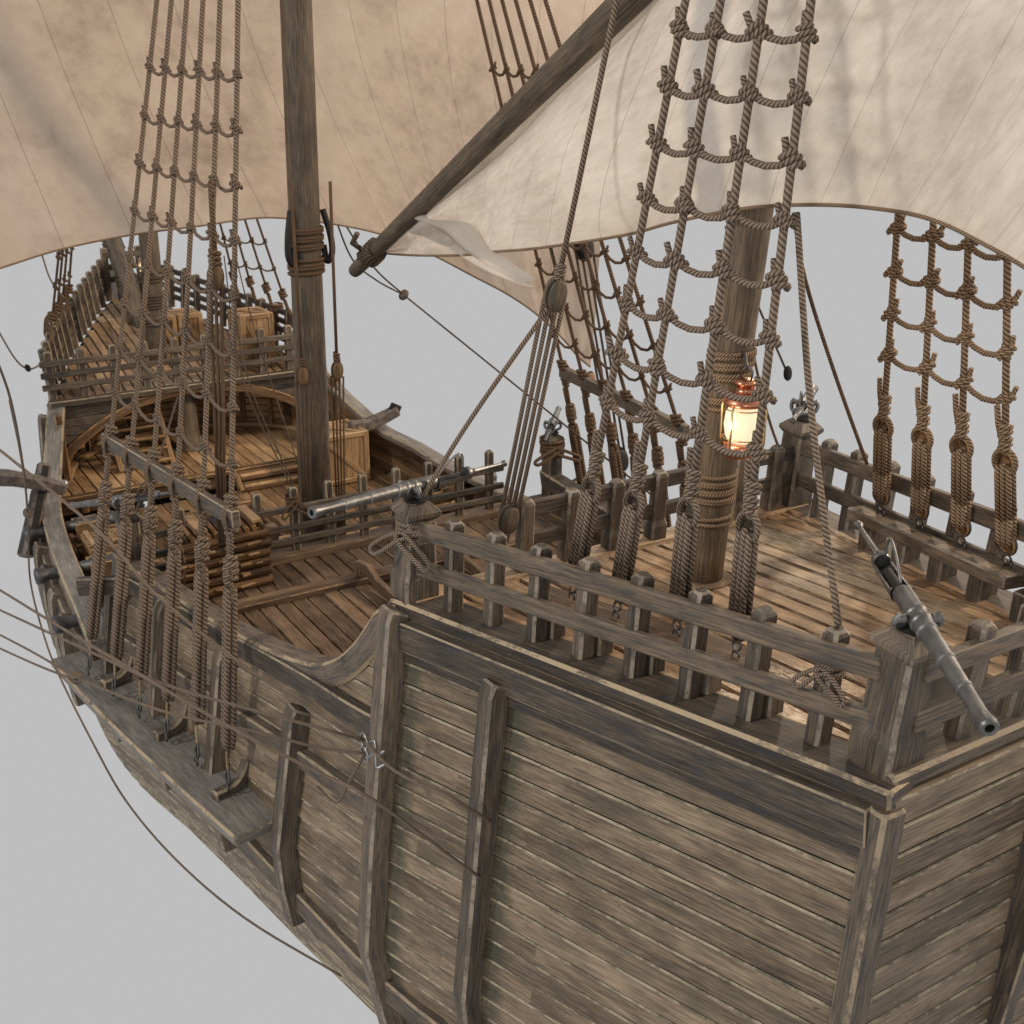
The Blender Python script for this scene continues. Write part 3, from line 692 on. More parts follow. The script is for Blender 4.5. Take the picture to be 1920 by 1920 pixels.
# ------------------------------------------------------------------ shrouds
def coil(c, d, rad, r, turns, n=10, squash=1.0, rnd=.12):
    "rope lashed round a rope: a tight helix about direction d"
    d, s_, u = basis(V(d), V((.2, .1, 1)) if abs(V(d).normalized().z) < .9 else V((0, 1, 0))); out = []
    L = turns*r*1.95; N = int(turns*n)
    for i in range(N+1):
        a = 2*math.pi*i/n; rr = rad*(1+rnd*math.sin(i*1.7))
        out.append(V(c)+d*(L*(i/N-.5))+s_*math.cos(a)*rr*squash+u*math.sin(a)*rr)
    return out
def shroud(label, group, A, E, T, rm, r, width, lan, lw, hook, nl=4, name='shroud', disc=True, detail=True, dm=None, low_m=None):
    """A hook on the board, E centre of the upper block, T masthead. lan: lanyard rope radius"""
    A, E, T = V(A), V(E), V(T); d = (E-A).normalized(); L = (E-A).length
    t = thing(name, label, 'shroud', A, group); s_ = d.cross(V((0, 1, 0))).normalized(); nn = s_.cross(d).normalized()
    hk = L*hook
    if detail:                                              # forelock hook and ring bolt
        mb = MB(); b = A
        mb.tube([b+V((0, 0, -.004))]+[b+s_*.008*math.sin(a)+V((0, 0, .008-.008*math.cos(a))) for a in [x*.628 for x in range(11)]], .0018, 6)
        h0, h1 = b+V((0, 0, .012)), A+d*hk
        m_ = (h0+h1)/2
        mb.tube(catmull([h0+s_*.001, m_+s_*.009, h1+s_*.003, h1-s_*.003, m_-s_*.009, h0-s_*.001], 4), .0022, 6)
        mb.build('hook', M['iron'], t)
    lo = A+d*(hk+lw*.45)
    if disc:
        bl = []
        for nm, c in (('lower_block', lo), ('deadeye', E)):
            mb = MB(); mb.lathe(c-nn*.0065, nn, [(0, lw*.5-.002), (.002, lw*.5), (.011, lw*.5), (.013, lw*.5-.002)], 18, sharp=True); bl.append(mb.build(nm, dm or [M['post']], t))
        ring = [E+s_*math.cos(a)*lw*.52+d*math.sin(a)*lw*.55 for a in [math.radians(q) for q in range(-62, 243, 16)]]
        mb = MB(); mb.tube(ring, lan*.85, 8); mb.build('rim_rope', rm, bl[1])
        q0, q1 = math.radians(-50), math.radians(230)
        low = [lo+s_*math.cos(a)*lw*.50+d*math.sin(a)*lw*.50 for a in [math.radians(q) for q in range(150, 391, 20)]]
        MB().tube(low, .0025, 6).build('iron_strap', M['iron'], bl[0])
    mb = MB()
    for k in range(nl):
        o = (k-(nl-1)/2)*(lan*1.98)
        for side in (1, -1):
            p0, p1 = lo+s_*o+nn*side*(lan+.001)+d*.012, E+s_*o+nn*side*(lan+.001)-d*.022; hh = p0.lerp(p1, random.uniform(.28, .36)); v_ = random.random()
            mb.tube([hh, p1, E+s_*o*.9+nn*side*.005+d*(-.008 if k != (nl-1)/2 else -.001)], lan, 8, v0=v_)
            mb.tube([lo+s_*o*.8+nn*side*.006-d*.0, p0, hh], lan, 8, v0=v_, mi=1)
    mb.build('lanyard', [rm, low_m or rm], t)
    ld = (T-E).normalized(); top = E+ld*(lw*.62)
    mb = MB(); mb.tube(coil(top+ld*.010, ld, r*1.25, lan*.85, 2.5), lan*.85, 7); mb.tube(coil(top+ld*.034, ld, r*1.35, lan*.85, 2.6), lan*.85, 7)
    mb.build('lashing', rm, t)
    MB().tube([E+ld*lw*.3]+[E.lerp(T, q) for q in (.12, .3, .6, 1)], r, 9, v0=random.random()).build('rope', rm, t)
    MB().tube([top+ld*.02-s_*r*1.3, top+ld*.045-s_*r*2.2, top+ld*.078-s_*r*2.6], r*.82, 8).build('rope_tail', rm, t)
    return t
# mizzen shrouds
MZT = V((1.385, 0, 2.75)); MZ = []
HK = [(1.554, .404, .116), (1.440, .389, .122), (1.314, .359, .131), (1.194, .336, .139)]
EY = [(1.549, .371, .325), (1.440, .360, .330), (1.329, .335, .345), (1.216, .310, .352)]
ordn = ['forward-most', 'second from the mast side', 'third from the mast side', 'stern-most']
for sg in (1, -1):
    row = []
    for i, (a, e) in enumerate(zip(HK, EY)):
        a = (a[0], sg*a[1], a[2]); e = (e[0], sg*e[1], e[2])
        w = ['leftmost', 'second from left', 'third from left', 'rightmost'][i]
        lab = (w+' of the four thick mizzen shrouds hooked down behind the near poop railing') if sg > 0 else (w+' of the four tan shrouds standing on the far poop shelf')
        shroud(lab, 'mizzen shrouds on the near side' if sg > 0 else 'mizzen shrouds on the far side', a, e, (MZT.x, sg*.015, MZT.z), M['rope'] if sg > 0 else M['rope2'], .0066, .04, .0058, .043, .16, nl=3, dm=[M['post']] if sg > 0 else [M['crate']], low_m=M['tarrope'] if sg > 0 else None)
        row.append((V(e), V((MZT.x, sg*.015, MZT.z))))
    MZ.append((sg, row))
# knots shared by every ratline
def knotmesh(r, m, name='knot'):
    mb = MB(); mb.ball((0, 0, 0), r*1.55, (1, 1, 1.15), 10, rope=True)
    mb.tube(coil((0, 0, -.0), (.55, .25, 1), r*1.55, r*.8, 3, 10), r*.8, 6)
    mb.tube([(r*.8, 0, 0), (r*1.6, .1*r, r*2.4), (r*1.9, 0, r*5.0)], r*.85, 7)
    ob = mb.build(name, m); return ob
def ratline(label, group, pts, r, rm, kn, sag=.10, flip=1, ks=1.0):
    t = thing('ratline', label, 'ratline', pts[0], group); mb = MB()
    for a, b in zip(pts, pts[1:]):
        L = (b-a).length; n = 4; path = [a.lerp(b, q/n)-V((0, 0, sag*L*4*(q/n)*(1-q/n)*(1+.25*(q/n)))) for q in range(n+1)]
        mb.tube(path, r, 7, v0=random.random(), smooth=True)
    mb.build('rope', rm, t)
    for p in pts:
        k = kn.copy(); COL.objects.link(k); k.parent = t; k.location = p-WL[t.name]
        k.rotation_euler = (random.uniform(-.15, .15), random.uniform(-.25, .25)+.1, random.uniform(-.5, .5)+(0 if flip > 0 else math.pi))
        k.scale = [random.uniform(.9, 1.08)*ks]*3
    return t
def nth(k): return ['lowest', 'second lowest', 'third', 'fourth', 'fifth', 'sixth', 'seventh', 'eighth', 'ninth', 'tenth', 'eleventh', 'twelfth', 'thirteenth', 'fourteenth'][k]
kn1 = knotmesh(.0066, M['rope']); kn2 = knotmesh(.0066, M['rope2']); kn3 = knotmesh(.0070, M['rope3']); kn4 = knotmesh(.0075, M['brownrope'])
for sg, row in MZ:
    for k in range(9):
        z = .482+.0845*k; pts = []
        for i, (e, tt) in enumerate(row):
            q = (z-.004*i-e.z)/(tt.z-e.z); pts.append(e.lerp(tt, q))
        lab = '%s sagging ratline with knots on the %s' % (nth(k), 'near mizzen shrouds beside the lantern' if sg > 0 else 'far mizzen shrouds at the right')
        ratline(lab, 'ratlines of the near mizzen shrouds' if sg > 0 else 'ratlines of the far mizzen shrouds', pts, .0056, M['rope'] if sg > 0 else M['rope2'], kn1 if sg > 0 else kn2, .125, sg, .92)
# main shrouds
MNT = (3.60, .03, 3.2)
HX = [3.37, 3.20, 3.03, 2.865, 2.70, 2.535]; HY = [.960, .925, .893, .860, .825, .795]
for sg in (1, -1):
    row = []
    for i in range(6):
        a = V((HX[i], sg*HY[i], -.728)); b = V((lerp(3.37, 2.588, i/5), sg*lerp(.805, .702, i/5), .005)); tt = V((MNT[0], sg*MNT[1], MNT[2]))
        e = a.lerp(b, .735 if i > 3 else .71+.008*i)
        g = ['leftmost', 'second', 'third', 'fourth', 'fifth', 'rightmost'][i]
        t = thing('shroud', '%s of the six heavy main shrouds %s' % (g, 'on the near channel board' if sg > 0 else 'beyond the far bulwark'), 'shroud', a, 'main shrouds on the near side' if sg > 0 else 'main shrouds on the far side')
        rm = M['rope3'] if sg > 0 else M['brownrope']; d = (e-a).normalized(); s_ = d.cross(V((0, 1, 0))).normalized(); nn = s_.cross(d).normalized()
        mb = MB(); mb.tube([a+s_*.012*math.sin(q*.628)+V((0, 0, .012-.012*math.cos(q*.628))) for q in range(11)], .003, 6)
        h1 = a+d*.065; m_ = a+d*.035
        mb.tube(catmull([a+V((0, 0, .018)), m_+s_*.014, h1, m_-s_*.014, a+V((0, 0, .018))], 4), .0035, 6); mb.build('hook', M['iron'], t)
        MB().sweep(catmull([h1-d*.005, h1+d*.035-s_*.010, a+d*.15-s_*.004], 4), .009, .005, nn, ch=.001).build('strap', [M['strap']], t)
        lo = a+d*.125; mb = MB()
        for o1 in (-1, 1):
            for o2 in (-1, 1): mb.tube([lo+s_*o1*.0075+nn*o2*.006, lo+d*.02+s_*o1*.0095+nn*o2*.0085, e+s_*o1*.0095+nn*o2*.0085-d*.03, e+s_*o1*.008+nn*o2*.006+d*.012], .0088, 8, v0=random.random())
        mb.build('lanyard', rm, t)
        ring = [e+s_*math.cos(q)*.0155+d*math.sin(q)*.032 for q in [x*math.pi/7 for x in range(15)]]
        MB().tube(ring, .0055, 7).build('eye_loop', rm, t)
        MB().lathe(e-nn*.006, nn, [(0, .012), (.012, .012)], 12).build('deadeye', M['post'], t)
        mb = MB(); 
        for q in range(3): mb.tube(coil(e+d*(.040+.019*q), d, .0125+.0012*(q == 1), .0072, 2.2), .0072, 7)
        mb.build('lashing', rm, t)
        MB().tube([e+d*.07-s_*.010, e+d*.11-s_*.016, e+d*.155-s_*.018], .0066, 7).build('rope_tail', rm, t)
        MB().tube([e, b]+[b.lerp(tt, q) for q in (.15, .4, 1)], .0068 if sg > 0 else .0064, 9, v0=random.random()).build('rope', rm, t)
        mb = MB(); dd = (tt-b).normalized()
        for q in (-.033, .033): mb.tube(coil(b+dd*q, dd, .0125, .006, 2.4), .006, 7)
        for q in (-.012, .0, .012): mb.tube([b-dd*.03+V((q, sg*.012, 0)), b+V((q, sg*.020, 0)), b+dd*.03+V((q, sg*.012, 0))], .0052, 6)
        mb.build('bar_seizing', rm, t)
        row.append((b, tt))
    a, b = row[0][0], row[-1][0]; e = (a-b).normalized()
    single(MB().beam(a+e*.03+V((0, sg*.004, 0)), b-e*.035+V((0, sg*.004, 0)), .022, .044, ch=.003), 'spreader_bar', GREY, 'squared timber bar lashed across the %s' % ('near main shrouds' if sg > 0 else 'far main shrouds'), 'timber bar')
    for k in range(8):
        z = .145+.127*k; pts = [p.lerp(q, (z-.004*i-p.z)/(q.z-p.z)) for i, (p, q) in enumerate(row)]
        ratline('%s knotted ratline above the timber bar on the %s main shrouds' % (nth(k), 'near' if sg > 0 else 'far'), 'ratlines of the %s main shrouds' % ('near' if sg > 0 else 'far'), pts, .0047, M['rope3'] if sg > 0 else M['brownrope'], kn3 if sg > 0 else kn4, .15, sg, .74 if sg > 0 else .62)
# fore shrouds
for sg in (1, -1):
    row = []
    for i in range(4):
        x = 5.50+.12*i; y = interp(YF, x)+.055; a = V((x, sg*y, zfd(x)+.0)); tt = V((5.70, sg*.02, 2.1)); e = a.lerp(tt, .115)
        g = ['aft-most', 'second', 'third', 'forward-most'][i]
        t = thing('shroud', '%s of the four thin distant shrouds on the %s side of the forecastle' % (g, 'near' if sg > 0 else 'far'), 'shroud', a, 'fore shrouds')
        rm = M['brownrope']; s_ = V((1, 0, 0)); d = (e-a).normalized()
        mb = MB()
        for o in (-1, 1): mb.tube([a+d*.02+s_*o*.007, e+s_*o*.008-d*.01], .0068, 7)
        mb.build('lanyard', rm, t); MB().tube(coil(e+d*.02, d, .014, .008, 3), .008, 7).build('lashing', rm, t)
        MB().tube([e, e.lerp(tt, .5), tt], .0058, 8).build('rope', rm, t); row.append((e, tt))
    for k in range(7):
        z = .12+.13*k; pts = [p.lerp(q, (z-p.z)/(q.z-p.z)) for p, q in row]
        ratline('%s thin ratline on the %s fore shrouds' % (nth(k), 'near' if sg > 0 else 'far'), 'ratlines of the fore shrouds', pts, .0042, M['brownrope'], kn4, .14, sg, .6)
for k in (kn1, kn2, kn3, kn4): bpy.data.objects.remove(k)

# ------------------------------------------------------------------ swivel guns
def gun(label, top, mdir, mats, h=.030, group='swivel guns on the posts'):
    top = V(top); piv = top+V((0, 0, h)); ax = V(mdir).normalized(); t = thing('swivel_gun', label, 'swivel gun', top, group); RS = .84
    _, sd, up = basis(ax, V((0, 0, 1)))
    class GB(MB):
        def lathe(q, o, axis, prof, *a, **k): return MB.lathe(q, o, axis, [(d_, r_*RS) for d_, r_ in prof], *a, **k)
    G, D = mats
    GB().lathe(piv, ax, [(-.050, .0190), (-.048, .0205), (.0, .0205), (.003, .0228), (.006, .0235), (.010, .0228), (.013, .0205), (.020, .0202), (.023, .0225), (.026, .0232), (.030, .0225), (.033, .0200), (.044, .0192), (.047, .0212), (.051, .0212), (.054, .0182), (.112, .0166), (.114, .0184), (.119, .0184), (.121, .0162), (.172, .0146), (.174, .0163), (.179, .0163), (.181, .0142), (.228, .0132), (.238, .0150), (.246, .0172), (.252, .0172), (.255, .0150), (.254, .0085), (.20, .0082)], 32, sharp=True).build('barrel', G, t)
    # open trough
    mb = MB(); N = 14; S = [-.050, -.062, -.095, -.138]
    for ro, flip in ((.0198*RS, 0), (.0165*RS, 1)):
        b0 = len(mb.v)
        for i, s0 in enumerate(S):
            span = 180+ (60 if i == 0 else 20 if i == 1 else 0)
            for k in range(N+1):
                a = math.radians(-90-span/2+span*k/N); rr = ro*(1 if i < 2 else .88 if i == 3 else .94)
                mb.v.append(piv+ax*s0+sd*math.cos(a)*rr+up*math.sin(a)*rr)
        for i in range(len(S)-1):
            for k in range(N):
                a = b0+i*(N+1)+k; q = (a, a+1, a+N+2, a+N+1); q = q if flip else tuple(reversed(q))
                mb.face(q, ((0, 0), (0, .1), (.1, .1), (.1, 0)), 0, .5, True)
    n1 = (N+1)*len(S)
    for i in range(len(S)-1):
        for k in (0, N):
            a = i*(N+1)+k; mb.face((a, a+N+1, a+n1+N+1, a+n1), ((0, 0), (0, .1), (.1, .1), (.1, 0)), 0, .5)
    mb.build('breech_trough', G, t)
    GB().lathe(piv-ax*.138, -ax, [(0, .0175), (.003, .019), (.010, .019), (.013, .014), (.020, .008)], 20, sharp=True).build('end_plate', G, t)
    GB().lathe(piv-ax*.052-up*.003, -ax, [(0, .0125), (.03, .0120), (.062, .0105), (.065, .008)], 16, sharp=True).build('powder_chamber', D, t)
    MB().tube(catmull([piv-ax*.060+up*.008, piv-ax*.085+up*.030, piv-ax*.118+up*.046, piv-ax*.130+up*.036, piv-ax*.131+up*.012], 5), .0022, 7).build('chamber_handle', M['ironlight'] if G is M['gun'] else G, t)
    MB().lathe(piv-ax*.155, -ax, [(0, .008), (.01, .0058), (.085, .0040), (.092, .0042), (.097, .0074), (.102, .0070), (.104, .004)], 14).build('tiller', G, t)
    mb = MB()
    for s_ in (1, -1):
        mb.lathe(piv+ax*.016+sd*s_*.018, sd*s_, [(0, .0065), (.010, .0065), (.012, .004)], 12, sharp=True)
        mb.tube(catmull([piv+ax*.016+sd*s_*.025+up*.007, piv+ax*.016+sd*s_*.031-up*.005, piv+ax*.010+sd*s_*.026-V((0, 0, .6*h)), V((piv.x, piv.y, top.z+.004))], 5), .0048, 9)
    mb.build('yoke', G, t)
    MB().lathe(top-V((0, 0, .003)), (0, 0, 1), [(0, .024), (.003, .025), (.006, .021), (.008, .010), (.012, .008)], 24, sharp=True).build('swivel_base', D, t)
    return t
gun('large dark swivel gun on the nearest corner post with its muzzle towards the lower right', gp['aftport'], (-.861, .497, -.105), (M['gundark'], M['black']), .020)
gun('bright grey swivel gun on the rope-coiled post at the middle pointing left', gp['foreport']-V((.0, 0, .002)), (-.258, .965, .052), (M['gun'], M['black']), .026)
gun('swivel gun on the far front corner post of the poop pointing away', gp['forestar'], (.622, -.768, -.10), (M['gundark'], M['black']), .036)
gun('swivel gun on the rope-wrapped post at the end of the far bulwark', gp['midstar'], (.773, -.626, -.05), (M['gundark'], M['black']), .034)
gun('blue-black swivel gun behind the near main shrouds pointing left', gp['midport'], (.837, .483, -.259), (M['gundark'], M['black']), .034)
# ------------------------------------------------------------------ lantern on the mizzen mast
LP = at(1393, 790, y=.062); 
def lantern(label, c, S, on='mast'):
    c = V(c); t = thing('lantern', label, 'lantern', c-V((0, 0, .058*S)))
    z = lambda q: c+V((0, 0, q*S))
    MB().lathe(z(0), (0, 0, 1), [(-.062*S, .024*S), (-.060*S, .029*S), (-.052*S, .030*S), (-.046*S, .026*S), (-.040*S, .027*S), (-.038*S, .0235*S)], 28).build('base', M['copper'], t)
    MB().lathe(z(0), (0, 0, 1), [(.030*S, .023*S), (.031*S, .030*S), (.036*S, .032*S), (.040*S, .0305*S), (.050*S, .0235*S), (.053*S, .017*S), (.054*S, .013*S), (.066*S, .0135*S), (.067*S, .017*S), (.072*S, .0175*S), (.076*S, .011*S), (.078*S, .003*S)], 28).build('hood', M['copper'], t)
    MB().lathe(z(0), (0, 0, 1), [(-.036*S, .0195*S), (-.026*S, .0250*S), (-.005*S, .0280*S), (.015*S, .0262*S), (.029*S, .0205*S)], 28).build('lit_globe', M['glow'], t)
    mb = MB()
    for k in range(4):
        a = k*math.pi/2+.35; d = V((math.cos(a), math.sin(a), 0))
        mb.tube([z(-.052)+d*.031*S, z(-.036)+d*.036*S, z(.022)+d*.036*S, z(.034)+d*.032*S], .0019*S, 6)
    for q, rr in ((-.028, .0285), (.024, .0275)):
        mb.tube([z(q)+V((math.cos(a), math.sin(a), 0))*rr*S for a in [i*math.pi/12 for i in range(25)]], .0012*S, 6)
    mb.build('guard_wire', M['brass'], t)
    MB().tube([z(.072)+V((-.010*S, 0, 0)), z(.090)+V((-.013*S, 0, 0)), z(.100)+V((-.004*S, 0, 0)), z(.100)+V((.006*S, 0, 0)), z(.090)+V((.013*S, 0, 0)), z(.072)+V((.010*S, 0, 0))], .0015*S, 6).build('handle', M['iron'], t)
    return t
lantern('lit copper lantern with a glowing globe hanging on the mizzen mast', LP, 1.05).scale = (1.18, 1.18, 1)
FL = at(272, 500, y=.07); lantern('small lit lantern hanging far away on the foremast', FL, .9)
single(MB().tube(catmull([LP+V((0, 0, .098)), LP+V((.03, -.02, .12)), LP+V((.07, -.05, .10))], 4), .003, 7), 'hanging_line', M['iron'], 'short hook line holding the copper lantern to the mast', 'hook')

# ------------------------------------------------------------------ blocks and running rigging
def block(mb_parent, c, d, L=.05, W=.034, mats=None, rm=None, face=None):
    "an egg shaped pulley block along direction d"
    d = V(d).normalized(); face = V(face) if face is not None else V((.15, .95, 0)); _, s_, n_ = basis(d, face)
    mb = MB()
    for o in (-.32, 0, .32):
        pr = [(-math.cos(math.pi*i/8)*L*.5, math.sin(math.pi*i/8)**.8*W*.5) for i in range(9)]
        base = len(mb.v); mb.lathe((0, 0, 0), d, pr, 14)
        for k in range(base, len(mb.v)):
            q = mb.v[k]; a = q.dot(s_); mb.v[k] = V(c)+q-s_*a+s_*(a*.30+o*W)
    mb.build('shell', mats or [M['post']], mb_parent)
    MB().tube([V(c)+d*math.cos(a)*L*.54+n_*math.sin(a)*W*.54 for a in [i*math.pi/9 for i in range(19)]], W*.09, 6).build('strop', rm or M['rope'], mb_parent)
def tackle(label, top, ub, lb, hookp, r, rm, n=4, L=.055, W=.036, mats=None, group=None):
    top, ub, lb, hookp = V(top), V(ub), V(lb), V(hookp); t = thing('tackle', label, 'tackle', hookp, group); d = (ub-lb).normalized()
    block(t, ub, d, L, W, mats, rm); block(t, lb, d, L, W, mats, rm)
    _, s_, _2 = basis(d, V((-.85, .5, 0)))
    mb = MB()
    for k in range(n): o = (k-(n-1)/2)*W*.28; mb.tube([lb+s_*o+d*L*.2, ub+s_*o*1.15-d*L*.2], r*.8, 7, v0=random.random())
    mb.build('falls', rm, t)
    MB().tube([ub+d*L*.4, top], r, 8).build('pendant', rm, t)
    mb = MB(); dd = (top-ub).normalized(); mb.tube(coil(ub+dd*L*.72, dd, r*1.3, r*.8, 3.2), r*.8, 7); mb.tube(coil(lb-d*L*.72, d, r*1.3, r*.8, 3), r*.8, 7); mb.build('seizing', rm, t)
    MB().tube(catmull([lb-d*L*.9, lb-d*L*1.15+s_*.006, hookp+V((0, 0, .02)), hookp, hookp-s_*.006+V((0, 0, .01))], 4), .003, 6).build('hook', M['iron'], t)
    return t
LO = at(944, 1030, x=1.93); UB = at(1041, 552, x=1.86); LBk = at(953, 972, x=1.92)
tackle('tall four-part tackle with two wooden blocks left of the mizzen shrouds', UB+(UB-LBk).normalized()*.9, UB, LBk, at(941, 1062, x=1.93), .0058, M['rope'], 4, .062, .040)
def rope(label, pts, r=.003, m=None, smooth=6, grp=None, name='rope'):
    return single(MB().tube(catmull(pts, smooth) if len(pts) > 2 else pts, r, 8), name, m or M['darkrope'], label, 'rope', grp)
rope('rope running down from the tall tackle block to the coil on the grey post', [UB-V((0, -.02, .03)), at(880, 790, x=1.90), gp['foreport']+V((-.01, .0, -.01))], .0048, M['rope'])
pb = V(rake(1.024, .322, zp(1.024), .205))
rope('thick rope dropping to the eighth near railing post beside the nearest gun', [at(1494, 400, y=.16), at(1520, 760, y=.24), pb+V((0, 0, -.004))], .0055, M['rope'])
# coils of rope hung on posts
def ropecoil(label, c, w, h, r, turns, m, out=(0, 1, 0), seed=1, wrap=None, loops=2):
    rnd = random.Random(seed); c = V(c); out = V(out).normalized(); _, sd, up = basis(out, V((0, 0, 1)))
    t = thing('rope_coil', label, 'rope coil', c-V((0, 0, h)))
    mb = MB()
    path = []
    for i in range(turns*14+1):
        a = 2*math.pi*i/14; q = i/(turns*14)
        path.append(c+sd*math.cos(a)*w*(1+.06*rnd.uniform(-1, 1))+out*math.sin(a)*w*(1+.06*rnd.uniform(-1, 1))+V((0, 0, (q-.5)*r*2.0*turns+.4*r*math.sin(a*.5)))) 
    mb.tube(catmull(path, 2), r, 7); mb.build('turns', m, t)
    for k in range(loops):
        o = rnd.uniform(-.3, .3); s_ = -1 if k % 2 else 1
        MB().tube(catmull([c+out*w*1.15+sd*w*.5*s_, c+out*w*1.3+sd*w*(.2+o)-up*h*.3, c+out*w*1.5+sd*w*(-1.2*s_)-up*h*.75, c+out*w*1.5+sd*w*(-1.9*s_)-up*h*1.0, c+out*w*1.4+sd*w*(-2.1*s_)-up*h*.72, c+out*w*1.3-sd*w*(.9*s_)-up*h*.15, c+out*w*1.1+up*r], 5), r, 7).build('loop', m, t)
    return t
ropecoil('rope coiled and looped round the grey post under the bright swivel gun', V(gp['foreport'])-V((0, 0, .066)), .037, .055, .0046, 5, M['rope'], (-.3, .8, 0), 3, loops=3)
ropecoil('small rope coil hitched on the near railing post beside the nearest gun', V(rake(1.024, .322, zp(1.024), .135)), .0195, .038, .0036, 4, M['rope'], (-.2, .9, 0), 5, loops=3)
ropecoil('brown rope coil on the gun post at the end of the far bulwark', V(gp['midstar'])-V((0, 0, .055)), .042, .045, .0065, 5, M['brownrope'], (-.9, .2, 0), 8)
ropecoil('dark rope made fast on a quarterdeck railing post', V((3.41, .242, -.30)), .022, .05, .004, 5, M['brownrope'], (-1, .1, 0), 9)
ropecoil('rope coil hung on the near forecastle railing', V((5.78, .50, -.06)), .03, .09, .006, 3, M['brownrope'], (0, 1, 0), 10)
ropecoil('rope coil on the far forecastle railing beside the tall crate', V((5.62, -.55, -.09)), .03, .08, .006, 3, M['brownrope'], (0, 1, 0), 12)

# lines outside the near hull, made fast to rings on the long fender timber
RA = V((2.02, .675, -.37)); RB = V((2.015, .672, -.41))
RA = at(683, 1389, y=.692); RB = at(684, 1413, y=.695)
def ring(label, c):
    t = thing('ring_bolt', label, 'ring bolt', c, 'ring bolts on the long fender timber')
    MB().tube([V(c)+V((math.cos(a)*.016, 0, math.sin(a)*.016)) for a in [i*math.pi/8 for i in range(17)]], .003, 7).build('ring', M['ironlight'], t)
    MB().tube(catmull([V(c)+V((-.016, 0, 0)), V(c)+V((-.03, -.01, .012)), V(c)+V((-.045, -.005, -.01)), V(c)+V((-.055, -.02, 0))], 4), .0034, 7).build('hook', M['ironlight'], t)
ring('upper bright iron ring on the tall fender timber', RA); ring('lower bright iron ring on the tall fender timber', RB)
g = 'long sheets and braces beside the near hull'
rope('thin rope crossing behind the near shrouds down to the upper iron ring', [at(-30, 820, y=1.16), at(175, 987, y=1.05), at(290, 1112, y=.99), at(450, 1243, y=.86), at(590, 1335, y=.76), RA], .0036, M['rope'], grp=g)
rope('thin rope from the left edge over the channel board passing below the rings', [at(-30, 1088, y=1.16), at(120, 1180, y=1.12), at(250, 1257, y=1.07), at(420, 1357, y=.97), at(600, 1450, y=.84), at(700, 1500, y=.78), V((1.58, hully(1.58, -.44)+.045, -.44))], .0034, M['rope'], grp=g)
rope('thin light-flecked rope ending at the upper ring from the left edge', [at(-30, 1130, y=1.17), at(150, 1213, y=1.11), at(300, 1280, y=1.02), at(480, 1333, y=.88), at(600, 1365, y=.78), RA], .0032, M['rope'], grp=g)
BL = at(143, 1271, y=1.10)
rope('thin rope from the left edge into the small block over the channel board', [at(-30, 1175, y=1.17), at(60, 1222, y=1.14), BL], .0030, M['rope'], grp=g)
rope('lowest thin rope from the left edge into the small block', [at(-30, 1202, y=1.17), at(60, 1243, y=1.14), BL-V((0, 0, .008))], .0030, M['rope'], grp=g)
rope('thin rope from the small block along the hull to the lower ring', [BL, at(300, 1332, y=1.02), at(480, 1372, y=.88), at(600, 1402, y=.77), RB], .0030, M['rope'], grp=g)
rope('thin rope running on aft from the upper ring down the hull side', [RA, at(740, 1445, y=.70), at(850, 1500, y=.70), V((1.57, hully(1.57, -.31)+.042, -.31))], .0034, M['rope'], grp=g)
rope('short thin rope dropping from the lower ring', [RB, at(655, 1465, y=.73), at(630, 1505, y=.75), V((2.14, hully(2.14, -.52)+.04, -.52))], .0032, M['rope'], grp=g)
t = thing('pulley_block', 'small dark pulley block above the outer edge of the channel board', 'pulley block', BL, 'small pulley blocks'); block(t, BL, (.5, .5, .1), .030, .026, [M['post']], M['rope'])
BV = at(52, 962, y=1.12)
t = thing('pulley_block', 'tiny pulley block on the hanging line at the far left', 'pulley block', BV, 'small pulley blocks'); block(t, BV, (0, 0, 1), .024, .018, [M['post']], M['rope'])
rope('slack line hanging at the far left down past the channel board', [at(18, 750, y=1.15), at(40, 860, y=1.13), BV, at(57, 1090, y=1.10), at(85, 1200, y=1.10), at(115, 1275, y=1.10), at(170, 1385, y=1.09), at(235, 1500, y=1.05), at(330, 1612, y=1.0), at(460, 1722, y=.92), at(640, 1830, y=.78)], .0026, M['rope'])
rope('second slack line meeting the tiny block at the far left', [at(-20, 640, y=1.2), at(20, 750, y=1.17), at(44, 880, y=1.14), BV], .0026, M['rope'])
rope('slack line looping to the near end of the forecastle railing', [at(-20, 590, x=5.2), at(25, 668, x=5.2), at(50, 691, x=5.25), at(68, 688, x=5.28), at(82, 676, x=5.3)], .0038, M['rope'])
t = thing('pulley_block', 'tiny pulley block on the slack line beside the forecastle railing', 'pulley block', at(52, 690, x=5.24), 'small pulley blocks'); block(t, at(52, 690, x=5.24), (0, .3, 1), .03, .02, [M['black']], M['rope'])
rope('slack line from the tan sail down to the fore shrouds', [at(76, 470, x=5.6), at(95, 525, x=5.6), at(121, 560, x=5.6)], .0036, M['rope'])

